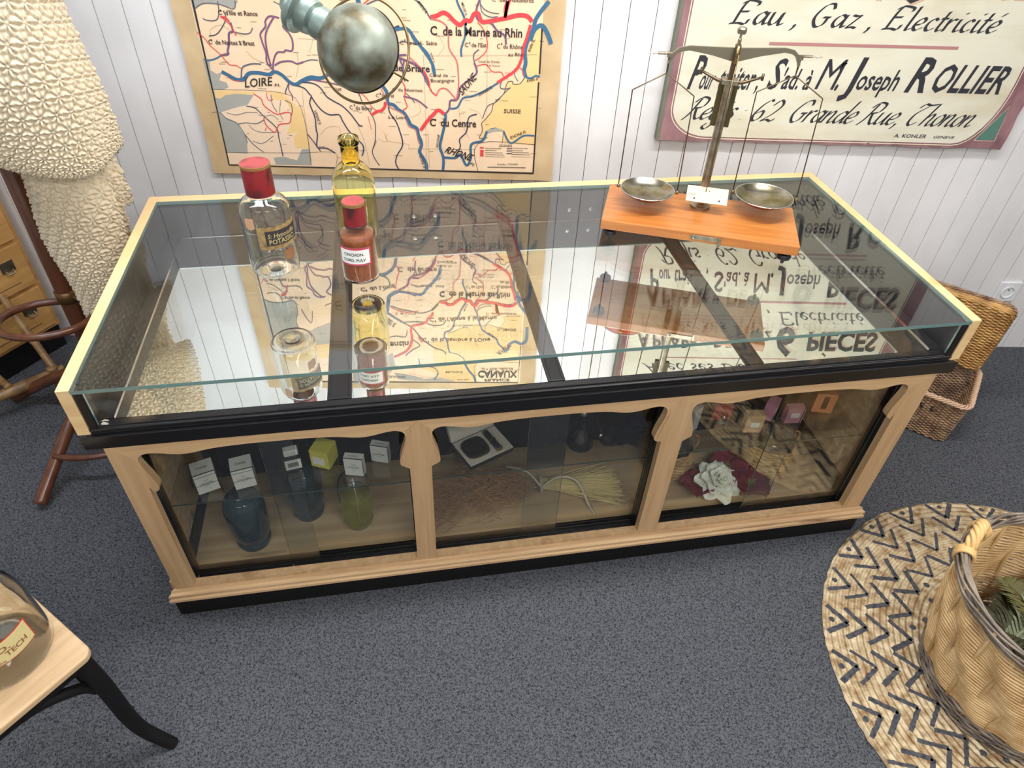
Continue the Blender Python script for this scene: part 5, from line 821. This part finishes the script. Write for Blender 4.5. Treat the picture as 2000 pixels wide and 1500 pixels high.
def cloth(name, rows, nu, nv, cell, parent, relief=.012, edge_v=True):
    """rows: control curves (top to bottom), each a list of points left to right"""
    rows = [spline([Vector(p) for p in r], 8) for r in rows]; m = len(rows[0])
    cols = [spline([rows[i][j] for i in range(len(rows))], 12) for j in range(m)]
    K = len(cols[0]); P = [[None]*nu for _ in range(nv)]
    for j in range(nv):
        fj = j/(nv-1)*(K-1); j0 = min(int(fj), K-2); tj = fj-j0
        for i in range(nu):
            fi = i/(nu-1)*(m-1); i0 = min(int(fi), m-2); ti = fi-i0
            P[j][i] = (cols[i0][j0]*(1-ti)+cols[i0+1][j0]*ti)*(1-tj)+(cols[i0][j0+1]*(1-ti)+cols[i0+1][j0+1]*ti)*tj
    wu = sum((P[nv//2][i+1]-P[nv//2][i]).length for i in range(nu-1)); wv = sum((P[j+1][nu//2]-P[j][nu//2]).length for j in range(nv-1))
    vs = []
    for j in range(nv):
        for i in range(nu):
            tu = P[j][min(i+1, nu-1)]-P[j][max(i-1, 0)]; tv = P[min(j+1, nv-1)][i]-P[max(j-1, 0)][i]
            n_ = tu.cross(tv); n_ = n_.normalized() if n_.length > 1e-9 else Vector((0, 1, 0))
            n_ = -n_
            u_, v_ = i/(nu-1)*wu, j/(nv-1)*wv
            h = star(u_, v_, cell)
            if j > nv-8 and edge_v: h = .6+.4*math.sin(u_*420+(j % 3)*2)
            vs.append(P[j][i]+n_*h*relief)
    fs = [(j*nu+i, j*nu+i+1, (j+1)*nu+i+1, (j+1)*nu+i) for j in range(nv-1) for i in range(nu-1)]
    o = G().add(vs, fs).build(name, wool, parent, smooth=True, fixn=False)
    s_ = o.modifiers.new('thick', 'SOLIDIFY'); s_.thickness = .006; s_.offset = 1
    return o
bk = thing('crochet_blanket', 'cream star stitch crochet blanket hanging in folds from the coat stand', 'blanket', (-1.35, -.5, .3))
def rel(rows): return [[(x+1.35, y+.5, z-.3) for x, y, z in r] for r in rows]
cloth('front_fold', rel([
    [(-1.60, -.58, 1.66), (-1.48, -.64, 1.68), (-1.32, -.64, 1.68), (-1.20, -.58, 1.64), (-1.18, -.50, 1.62)],
    [(-1.60, -.60, 1.42), (-1.46, -.68, 1.42), (-1.30, -.69, 1.42), (-1.18, -.63, 1.40), (-1.16, -.53, 1.38)],
    [(-1.60, -.60, 1.22), (-1.44, -.68, 1.20), (-1.28, -.70, 1.19), (-1.155, -.65, 1.20), (-1.13, -.54, 1.18)],
    [(-1.58, -.58, 1.13), (-1.44, -.66, 1.08), (-1.29, -.69, 1.045), (-1.17, -.655, 1.035), (-1.12, -.55, 1.07)],
    [(-1.56, -.56, 1.115), (-1.44, -.64, 1.06), (-1.29, -.67, 1.025), (-1.175, -.64, 1.015), (-1.13, -.54, 1.05)]]), 250, 330, .037, bk)
cloth('lower_fold', rel([
    [(-1.40, -.52, 1.18), (-1.33, -.60, 1.18), (-1.25, -.58, 1.17), (-1.20, -.48, 1.16)],
    [(-1.405, -.54, .96), (-1.34, -.61, .95), (-1.26, -.60, .94), (-1.195, -.53, .93)],
    [(-1.43, -.54, .76), (-1.35, -.60, .74), (-1.27, -.59, .73), (-1.205, -.53, .73)],
    [(-1.415, -.53, .60), (-1.35, -.58, .58), (-1.28, -.575, .56), (-1.225, -.53, .56)],
    [(-1.42, -.52, .45), (-1.36, -.56, .42), (-1.29, -.56, .40), (-1.25, -.52, .40)]]), 150, 380, .037, bk, relief=.009)
cloth('back_fold', rel([
    [(-1.34, -.47, 1.1), (-1.28, -.47, 1.1), (-1.25, -.42, 1.1)],
    [(-1.32, -.47, .93), (-1.26, -.47, .91), (-1.215, -.42, .90)],
    [(-1.32, -.47, .83), (-1.26, -.47, .81), (-1.215, -.42, .825)]]), 50, 90, .037, bk)
cloth('inner_fold', rel([
    [(-1.34, -.50, 1.0), (-1.28, -.50, 1.0), (-1.24, -.46, 1.0)],
    [(-1.32, -.50, .86), (-1.26, -.50, .84), (-1.225, -.46, .82)],
    [(-1.32, -.50, .73), (-1.27, -.50, .70), (-1.235, -.46, .705)]]), 50, 90, .037, bk)
# ---------------------------------------------------------------- chest of drawers behind the stand
pw2 = wood('honey_pine', srgb(196, 152, 92), srgb(168, 124, 70), .5, (3, 40, 40), (srgb(120, 84, 46), (4, 9, 9), .66))
dc = thing('chest_of_drawers', 'honey coloured pine chest with metal label holders on its drawers, behind the coat stand', 'chest of drawers', (-2.03, -.40, 0), R(62))
DCP = [(0, .012), (.388, .012), (.40, .04), (.27, .27), (.08, .18), (0, .12)]
G().prism(DCP, .10, .86, 'z').build('carcass', pw2, dc, bevel=.002)
G().prism([(x_, y_-.014 if y_ < .02 else y_) for x_, y_ in DCP], .8605, .885, 'z').build('top', pw2, dc, bevel=.003)
G().prism([(x_*.97+.004, y_+.006 if y_ < .02 else y_*.97) for x_, y_ in DCP], 0, .0995, 'z').build('plinth', M['blackmat'], dc)
for zz in (.12, .305, .49, .675):
    for xx in (.02,):
        d = G().box(xx, .37, -.004, .0115, zz, zz+.17).build('drawer', pw2, dc, bevel=.002)
        G().box(xx+.06, xx+.30, -.0048, -.004, zz+.028, zz+.03).build('shadow_groove', M['ink'], d)
        for xq in (.10, .30):
            g = G(); g.box(xq-.025, xq+.025, -.0065, -.0042, zz+.085, zz+.125); g.tube(sp3([(xq-.012, -.007, zz+.09), (xq-.010, -.02, zz+.082), (xq+.010, -.02, zz+.082), (xq+.012, -.007, zz+.09)], 3), .003, 6)
            g.build('label_holder', M['steel'], d, bevel=.0005)
# a wooden table frame in front of it, at the picture edge
cb = thing('wooden_crate', 'honey wood panel with rounded corner on black feet at the left edge', 'crate', (-2.32, -.62, 0), R(62))
G().box(0, .38, 0, .03, .06, .62).build('panel', pw2, cb, bevel=.008)
G().box(0, .38, .0305, .14, .10, .60).build('body', M['blackmat'], cb, bevel=.002)
for xx in (.0, .345): G().box(xx, xx+.035, .035, .07, 0, .0995).build('foot', M['blackmat'], cb)
bmb = mat('bamboo', srgb(138, 104, 62), .4); noisy(bmb, srgb(104, 74, 42), srgb(158, 124, 78), (20, 20, 20), 4)
bs = thing('bamboo_stand', 'low bamboo rack with a thick jointed rail and splayed legs, at the left edge', 'rack', (-1.87, -.49, 0))
def bamboo(g, a, b, r, k=4):
    a, b = Vector(a), Vector(b); pts = []; rs = []
    for i in range(k):
        for f, q in ((0, 1.16), (.06, 1), (.5, .96), (.94, 1)): pts.append(a.lerp(b, (i+f)/k)); rs.append(r*q)
    pts.append(b); rs.append(r); g.tube(pts, rs, 14)
g = G(); bamboo(g, (-.13, -.12, .10), (.155, .155, .10), .020, 3); g.build('front_rail', bmb, bs, smooth=True)
g = G(); bamboo(g, (.135, .135, .11), (-.09, .34, .36), .013, 3); g.build('brace', bmb, bs, smooth=True)
g = G(); bamboo(g, (.03, .03, .12), (-.22, .20, .20), .013, 3); g.build('cross_rail', bmb, bs, smooth=True)
for x_, y_ in ((-.10, -.10), (.13, .13), (-.2, .2)):
    g = G(); bamboo(g, (x_, y_, 0), (x_, y_, .13 if x_ > -.15 else .22), .017, 1); g.build('leg', bmb, bs, smooth=True)
g = G(); bamboo(g, (-.10, -.10, .12), (-.20, .2, .20), .012, 2); g.build('side_rail', bmb, bs, smooth=True)
# ================================================================ bentwood chair with jar, front left
sw = wood('bleached_seat_wood', srgb(206, 176, 138), srgb(184, 152, 114), .5, (4, 50, 50), None, .15)
ch = thing('bentwood_chair', 'chair with pale bleached wooden seat and black curved legs in the front left corner', 'chair', (-.961, -1.614, 0), math.atan2(-.145, -.102))
# local x runs along the front-right edge towards the viewer, local y towards the back-right corner is negative
def seat_poly(x0, x1, y0, y1, r=.022):
    pts = []
    for cx_, cy_, a0 in ((x1-r, y0+r, 270), (x1-r, y1-r, 0), (x0+r, y1-r, 90), (x0+r, y0+r, 180)):
        for i in range(7): a = R(a0+90*i/6); pts.append((cx_+r*math.cos(a), cy_+r*math.sin(a)))
    return pts
G().prism(seat_poly(-.003, .40, -.31, .003), .438, .455, 'z').build('seat', sw, ch, bevel=.004)
G().box(.012, .385, -.295, -.012, .405, .4375).build('apron', M['blackmat'], ch, bevel=.003)
def cleg(x_, y_, dx, dy):
    pts = sp3([(x_, y_, .437), (x_+dx*.01, y_+dy*.01, .32), (x_+dx*.012, y_+dy*.012, .18), (x_+dx*.022, y_+dy*.022, .10), (x_+dx*.052, y_+dy*.052, .03), (x_+dx*.068, y_+dy*.068, .0)], 5)
    pts[-1].z = .0; n = len(pts); return G().tube(pts, [.0185-.004*i/n for i in range(n)], 14).build('leg', M['blackmat'], ch, smooth=True, auto=.9)
cleg(.022, -.022, -.6, .7); cleg(.022, -.288, -.6, -.7); cleg(.375, -.022, .6, .7); cleg(.375, -.288, .6, -.7)
g = G(); g.tube(sp3([(.028, -.026, .31), (.05, -.03, .345), (.12, -.03, .392), (.20, -.03, .402), (.28, -.03, .392), (.35, -.03, .345), (.372, -.026, .31)], 5), .0115, 10); g.build('curved_brace', M['blackmat'], ch, smooth=True)
g = G(); g.tube(sp3([(.026, -.028, .31), (.03, -.05, .345), (.03, -.11, .392), (.03, -.20, .392), (.03, -.26, .345), (.026, -.282, .31)], 5), .0115, 10); g.build('curved_brace', M['blackmat'], ch, smooth=True)
jar = thing('acid_bottle', 'large clear glass acid bottle with yellow and red label standing on the chair seat', 'bottle', (-1.128, -1.612, .4557))
jg = glass('thick_old_glass', srgb(244, 242, 234), 1.42)
pr = smoothprof([(0, .006), (.07, .0), (.084, .003), (.088, .014), (.088, .10), (.086, .145), (.074, .178), (.05, .198), (.03, .206), (.024, .215), (.024, .26), (.032, .264), (.032, .272), (.022, .275)], 4)
G().lathe(shell(pr, .0045), 64).build('glass_body', jg, jar, smooth=True)
g = G(); rj = .0885; ja = R(-97)
wrap(g, rj, ja, ja+R(96), .070, .128, 24, 0, 0); wrap(g, rj+.0007, ja+R(2), ja+R(94), .0725, .1255, 24, 0, 1)
wrap_text(g, 'ACID.', rj+.0018, ja+R(28), .102, .062, .0135, 1.5, 2); wrap_text(g, 'HYDROCHLORMIC', rj+.0018, ja+R(6), .064, .085, .012, 1.6, 0) if False else wrap_text(g, 'FORMIC.', rj+.0018, ja+R(10), .082, .064, .0125, 1.8, 0)
wrap_text(g, 'TECH', rj+.0018, ja+R(59), .086, .042, .0125, 1.5, 2); wrap_text(g, '80%', rj+.0018, ja+R(46), .0745, .016, .006, 1, 2)
g.build('paper_label', [mat('label_red_border', srgb(196, 60, 44), .5), mat('label_yellow', srgb(224, 208, 148), .55), mat('label_brown_letters', srgb(156, 96, 66), .6)], jar)
# ================================================================ round jute rug
rg_c = (1.386, -1.489)
jute = mat('braided_jute', srgb(200, 170, 124), .9, spec=.1)
nt, b, N, L_ = nodes(jute)
tc = N('ShaderNodeTexCoord'); 
ln_ = N('ShaderNodeVectorMath'); ln_.operation = 'LENGTH'; L_(tc.outputs['Object'], ln_.inputs[0])
nzd = N('ShaderNodeTexNoise'); nzd.inputs['Scale'].default_value = 60; nzd.inputs['Detail'].default_value = 3; L_(tc.outputs['Object'], nzd.inputs[0])
m1 = N('ShaderNodeMath'); m1.operation = 'MULTIPLY'; m1.inputs[1].default_value = 2*math.pi/.0175; L_(ln_.outputs['Value'], m1.inputs[0])
m2 = N('ShaderNodeMath'); m2.operation = 'SINE'; L_(m1.outputs[0], m2.inputs[0])
m3 = N('ShaderNodeMath'); m3.operation = 'MULTIPLY_ADD'; m3.inputs[1].default_value = 3; L_(nzd.outputs[0], m3.inputs[0]); L_(m2.outputs[0], m3.inputs[2])
cr2 = N('ShaderNodeValToRGB'); cr2.color_ramp.elements[0].color = (*srgb(150, 118, 82), 1); cr2.color_ramp.elements[1].color = (*srgb(226, 208, 172), 1); cr2.color_ramp.elements[0].position = .3; cr2.color_ramp.elements[1].position = .7
nz2 = N('ShaderNodeTexNoise'); nz2.inputs['Scale'].default_value = 45; nz2.inputs['Detail'].default_value = 4; L_(tc.outputs['Object'], nz2.inputs[0]); L_(nz2.outputs[0], cr2.inputs[0]); L_(cr2.outputs[0], b.inputs['Base Color'])
bp = N('ShaderNodeBump'); bp.inputs['Strength'].default_value = .9; bp.inputs['Distance'].default_value = .0035; L_(m3.outputs[0], bp.inputs['Height']); L_(bp.outputs[0], b.inputs['Normal'])
nn = 180; rimr = [.608+random.uniform(-.0025, .0025) for _ in range(nn)]
g = G(); vs = []
for rr_, zz_ in ((1, 0), (1.004, .004), (1, .009), (.992, .0105)):
    for i in range(nn): a = 2*math.pi*i/nn; vs.append((rimr[i]*rr_*math.cos(a), rimr[i]*rr_*math.sin(a), zz_))
fs = [(k*nn+i, k*nn+(i+1) % nn, (k+1)*nn+(i+1) % nn, (k+1)*nn+i) for k in range(3) for i in range(nn)]+[tuple(range(nn))[::-1], tuple(3*nn+i for i in range(nn))]
g.add(vs, fs); rugG = g
chc = mat('charcoal_print', srgb(66, 68, 76), .95, spec=.1); noisy(chc, srgb(52, 54, 62), srgb(92, 92, 96), (90, 90, 90), 4, (.3, .7), .6, dist=.003)
g = rugG; g.mi = 1; zt_ = .0108
def stroke(a, b, w):
    a, b = Vector(a), Vector(b); d = (b-a).normalized(); n_ = Vector((-d.y, d.x)); k = 12; L1, R1 = [], []
    for i in range(k+1):
        p = a.lerp(b, i/k); L1.append(p+n_*(w/2+random.uniform(-.0012, .0012))); R1.append(p-n_*(w/2+random.uniform(-.0012, .0012)))
    g.add([(p.x, p.y, zt_) for p in L1]+[(p.x, p.y, zt_) for p in R1], [(i, k+1+i, k+2+i, i+1) for i in range(k)])
pol = lambda r, a, t=0: (r*math.cos(a)-t*math.sin(a), r*math.sin(a)+t*math.cos(a))
def dot(r, a, q=.009):
    c = pol(r, a); k = 12; g.add([(c[0]+q*random.uniform(.85, 1.15)*math.cos(2*math.pi*i/k), c[1]+q*random.uniform(.85, 1.1)*math.sin(2*math.pi*i/k), zt_) for i in range(k)], [tuple(range(k))])
for s_ in range(26):
    a = R(148.1+s_*360/26)
    for q, r_ in enumerate((.547, .496, .437, .375)):
        w_ = random.uniform(.010, .0145); tt = .048 if q else .044
        stroke(pol(r_-.004, a), pol(r_+.054, a, tt), w_); stroke(pol(r_-.004, a), pol(r_+.054, a, -tt), w_*random.uniform(.9, 1.1))
    dot(.588, a, .0085); 
    if s_ % 2 == 0: dot(.366, a+R(360/52), .009)
    dot(.334, a, .0085)
    dot(.300, a+R(360/52), .009)
tag(g.build('round_rug', [jute, chc], None, fixn=False, loc=(rg_c[0], rg_c[1], 0)), 'round braided jute rug with charcoal chevrons under the willow basket', 'rug')
# ================================================================ big willow basket
wb = thing('willow_basket', 'big round willow basket with dark rim and handles standing on the jute rug', 'basket', (1.215, -1.505, .0112), R(20))
buff = mat('buff_willow', srgb(206, 168, 112), .5); noisy(buff, srgb(176, 136, 84), srgb(222, 188, 136), (20, 20, 20), 4, (.3, .7))
dw = mat('dark_willow', srgb(104, 88, 76), .5); noisy(dw, srgb(70, 58, 50), srgb(156, 142, 128), (16, 16, 30), 4, (.3, .7))
HB = .392
rf = lambda z: .195+.062*(z/HB)+.012*math.sin(math.pi*z/HB)
G().lathe([(0, .004), (.19, .004), (.19, .010), (0, .010)], 48).build('base', dw, wb)
nst = 26
g = G()
for k in range(11): 
    z = .006+k*.0062; pts = [((rf(z)+.0045*math.cos(a*nst/2+k*math.pi*.66)+.004*(1-k/11))*math.cos(a), (rf(z)+.0045*math.cos(a*nst/2+k*math.pi*.66)+.004*(1-k/11))*math.sin(a), z+.002*math.sin(a*7+k)) for a in [2*math.pi*i/130 for i in range(130)]]
    g.tube(pts, .0038, 6, closed=True)
g.build('foot_weave', dw, wb, smooth=True)
g = G(); rows = 32
for k in range(rows):
    z = .076+k*(HB-.098)/rows; ph = 0 if (k//10) % 2 else math.pi
    pts = []
    for i in range(156):
        a = 2*math.pi*i/156; r_ = rf(z)+.0056*math.cos(a*nst/2+k*.30); pts.append((r_*math.cos(a), r_*math.sin(a), z+.0007*math.sin(5*a+k*2)))
    g.tube(pts, .0036, 6, closed=True)
g.build('side_weave', buff, wb, smooth=True)
g = G()
for i in range(nst): a = 2*math.pi*(i+.5)/nst; g.tube([((rf(z))*math.cos(a), (rf(z))*math.sin(a), z) for z in (.01, .1, .2, .3, HB-.01)], .0045, 6)
g.build('stakes', buff, wb, smooth=True)
g = G()
for k in range(10):
    ph = k*.628; pts = []
    for i in range(160):
        a = 2*math.pi*i/160; q = a*2+ph+.25*math.sin(a*3+k*1.7); r_ = rf(HB)+.002+.013*math.cos(q); pts.append((r_*math.cos(a), r_*math.sin(a), HB-.006+.014*math.sin(q)+.002*math.sin(a*13+k)))
    g.tube(pts, .0034, 6, closed=True)
g.build('rim_braid', dw, wb, smooth=True)
for a0, nm in ((R(112), 1), (R(112+180), 1)):
    g = G(); 
    for k in range(5):
        pts = []
        for i in range(26):
            u = i/25; a = a0+(u-.5)*.42; q = u*9+k*1.257; hh = .052*math.sin(math.pi*u)**.6; r_ = rf(HB)+.010*math.cos(q); pts.append((r_*math.cos(a), r_*math.sin(a), HB-.004+hh+.010*math.sin(q)))
        g.tube(pts, .0062, 7)
    for e in (-.21, .21):
        a = a0+e; c = Vector((rf(HB)*math.cos(a), rf(HB)*math.sin(a), HB-.008)); rd = Vector((math.cos(a), math.sin(a), 0)); tn = Vector((-math.sin(a), math.cos(a), 0))
        for q in range(4): g.tube([c+rd*.021*math.cos(b_)+Vector((0, 0, 1))*.026*math.sin(b_)+tn*(.006*q-.009+.004*math.sin(b_)) for b_ in [2*math.pi*i/20 for i in range(20)]], .0048, 6, closed=True)
    g.build('handle', mat('handle_willow', srgb(214, 176, 116), .45), wb, smooth=True)
# dried palm fronds lying inside
fr = [mat('olive_frond', srgb(92, 88, 44), .6), mat('grey_green_frond', srgb(118, 124, 98), .6), mat('dark_frond', srgb(52, 50, 26), .7)]
for m_ in fr: pass
def frond(label, c, rz, ln2, tilt, mi, nleaf=70):
    t = thing('dried_frond', label, 'dried leaf', c, rz, 'dried fronds inside the willow basket')
    g = G(); sp_ = [Vector((ln2*(u-.5), 0, .03*math.sin(u*3)+tilt*(u-.5))) for u in [i/20 for i in range(21)]]
    g.tube(sp_, [.0035-.0025*i/20 for i in range(21)], 6); g.build('rib', fr[mi], t, smooth=True)
    g = G()
    for i in range(nleaf):
        u = (i+.5)/nleaf; p = Vector((ln2*(u-.5), 0, .03*math.sin(u*3)+tilt*(u-.5)))
        for s_ in (-1, 1):
            l = .085*math.sin(math.pi*min(1, u*.9+.1))**.5; d = Vector((.55, s_*.85, random.uniform(.0, .35))).normalized(); e = p+d*l; m_ = p+d*l*.55+Vector((0, 0, .008)); w_ = Vector((.003, 0, 0))
            g.add([p-w_, p+w_, m_+w_*1.3, m_-w_*1.3, e], [(0, 1, 2, 3), (3, 2, 4)])
    o = g.build('leaflets', fr[mi], t, fixn=False); s2 = o.modifiers.new('thick', 'SOLIDIFY'); s2.thickness = .0006
    return t
random.seed(11)
FR = [('grey green dried frond leaning on the back wall of the willow basket', 1.27, -1.42, .27, .5, .34, .08, 1), ('olive dried frond across the middle of the willow basket', 1.22, -1.50, .24, 1.6, .36, -.03, 0),
      ('dark dried frond in the willow basket under the olive one, pointing left', 1.20, -1.52, .21, 2.6, .36, .03, 2), ('olive dried frond at the near side inside the willow basket', 1.25, -1.60, .235, .1, .30, .0, 0),
      ('dark dried frond at the right inside the willow basket', 1.30, -1.49, .20, 2.0, .32, 0, 2), ('dark dried frond at the left inside the willow basket', 1.14, -1.50, .20, 1.1, .32, 0, 2),
      ('olive dried frond low in the willow basket, nearest the camera', 1.22, -1.58, .18, -.5, .34, 0, 0), ('dark dried frond lowest in the willow basket', 1.22, -1.50, .15, .8, .34, 0, 2), ('olive dried frond at the far right inside the willow basket', 1.31, -1.43, .22, -.9, .30, .02, 0)]
for lb, x, y, z, rz, l, tl, mi in FR: frond(lb, (x, y, z), rz, l, tl, mi)
# ================================================================ wicker hamper with open lid
hp = thing('wicker_hamper', 'brown wicker hamper with its lid open against the wall, right of the counter', 'hamper', (1.535, -.595, 0), R(143.1))
# local x: along the front, towards the counter; local y: towards the wall is negative y
hw = mat('brown_wicker', srgb(140, 106, 78), .5); noisy(hw, srgb(96, 66, 46), srgb(176, 144, 112), (26, 26, 26), 4, (.3, .7))
hl = mat('golden_wicker', srgb(176, 128, 66), .42); noisy(hl, srgb(130, 86, 40), srgb(204, 160, 92), (26, 26, 26), 4, (.3, .7))
dkw = mat('dark_wicker', srgb(70, 46, 30), .5)
WX, DY, HH = .40, .255, .195
def rpath(x0, x1, y0, y1, r, k=6):
    pts = []
    for cx_, cy_, a0 in ((x1-r, y0+r, 270), (x1-r, y1-r, 0), (x0+r, y1-r, 90), (x0+r, y0+r, 180)):
        for i in range(k+1): a = R(a0+90*i/k); pts.append(Vector((cx_+r*math.cos(a), cy_+r*math.sin(a))))
    return pts
def resample(P, n):
    Ls = [(P[(i+1) % len(P)]-P[i]).length for i in range(len(P))]; T_ = sum(Ls); out = []; i = 0; acc = 0
    for k in range(n):
        s_ = T_*k/n
        while acc+Ls[i] < s_ and i < len(P)-1: acc += Ls[i]; i += 1
        out.append(P[i].lerp(P[(i+1) % len(P)], (s_-acc)/max(Ls[i], 1e-9)))
    return out
def wbox(g, z0, z1, rows, grow=0, rad=.0032, amp=.004, ns=44, flare=.0):
    for k in range(rows):
        z = z0+(z1-z0)*(k+.5)/rows; e = flare*(z-z0)/(z1-z0)
        base_ = resample(rpath(-e-grow, WX+e+grow, -DY-e-grow, e+grow, .03), 4*ns); pts = []
        for i, p in enumerate(base_):
            t_ = base_[(i+1) % len(base_)]-base_[i-1]; n_ = Vector((t_.y, -t_.x)).normalized(); q = p+n_*amp*math.cos(math.pi*i/2+(k % 2)*math.pi); pts.append((q.x, q.y, z))
        g.tube(pts, rad, 5, closed=True)
g = G(); wbox(g, .004, HH-.02, 28, flare=.008); g.build('woven_sides', hw, hp, smooth=True)
G().prism([(p.x, p.y) for p in rpath(.004, WX-.004, -DY+.004, -.004, .03)], .002, .008, 'z').build('base', hw, hp)
def braid(g, P, r, amp, n=150, strands=4, z=None, turns=24):
    for k in range(strands):
        pts = []
        for i in range(n):
            p = P[i]; t_ = P[(i+1) % n]-P[i-1]; t_.normalize(); up_v = Vector((0, 0, 1)); n_ = t_.cross(up_v); q = 2*math.pi*i/n*turns+k*2*math.pi/strands; pts.append(p+n_*amp*math.cos(q)+up_v*amp*.8*math.sin(q))
        g.tube(pts, r, 5, closed=True)
pale = mat('pale_rim_wicker', srgb(196, 164, 136), .5)
g = G(); braid(g, [Vector((p.x, p.y, HH-.008)) for p in resample(rpath(-.012, WX+.012, -DY-.012, .012, .036), 150)], .004, .008); g.build('rim', pale, hp, smooth=True)
g = G()
for dx in (-.018, .018): g.lathe([(0, 0), (.009, .002), (.010, .008), (.006, .014), (0, .016)], 14, (0, 0, dx))
hd = g.build('clasp_pegs', mat('dark_peg', srgb(52, 46, 44), .35), hp); hd.matrix_basis = Matrix.Translation((.10, .010, .135)) @ Matrix.Rotation(R(-90), 4, 'X') @ Matrix.Rotation(R(90), 4, 'Y')
g = G(); g.tube(sp3([(.17, .016, .145), (.145, .02, .15), (.135, .02, .13), (.145, .02, .10), (.15, .018, .07)], 5), .004, 8); g.tube(sp3([(.185, .016, .09), (.18, .024, .06), (.155, .026, .05), (.135, .02, .07)], 5), .003, 6); g.build('strap_loop', hw, hp, smooth=True)
# lid, hinged on the far edge (local y = -DY), leaning back
ld = G(); ld.T = Matrix.Translation((0, -DY-.012, HH+.002)) @ Matrix.Rotation(R(-97), 4, 'X') @ Matrix.Translation((0, 0, 0))
def lidp(x, y, z): return (x, -y, z)
LH = .285
for k in range(46):
    y = LH*(k+.5)/46; pts = []
    for i in range(81):
        x = WX*i/80; inset = .03-math.sqrt(max(0, .03**2-max(0, .03-min(x, WX-x))**2)) ; yy = min(max(y, inset), LH-inset)
        pts.append(lidp(x, yy, .030+.0026*math.cos(math.pi*i/4+(k//1 % 2)*math.pi)))
    ld.tube(pts, .0040, 5, mi=0)
for z in (.024, .016, .008, 0):
    pts = [lidp(p.x, -p.y, z) for p in resample(rpath(0, WX, -LH, 0, .03), 150)]; ld.tube([(x, y, z_+.0015*math.cos(i*1.5)) for i, (x, y, z_) in enumerate(pts)], .0045, 5, closed=True, mi=0)
lid_ = ld.build('lid', hl, hp, smooth=True)
g = G(); g.T = ld.T
braid(g, [Vector(lidp(p.x, -p.y, -.002)) for p in resample(rpath(-.004, WX+.004, -LH-.004, .004, .034), 150)], .0036, .006); g.build('lid_rim', hw, lid_, smooth=True)
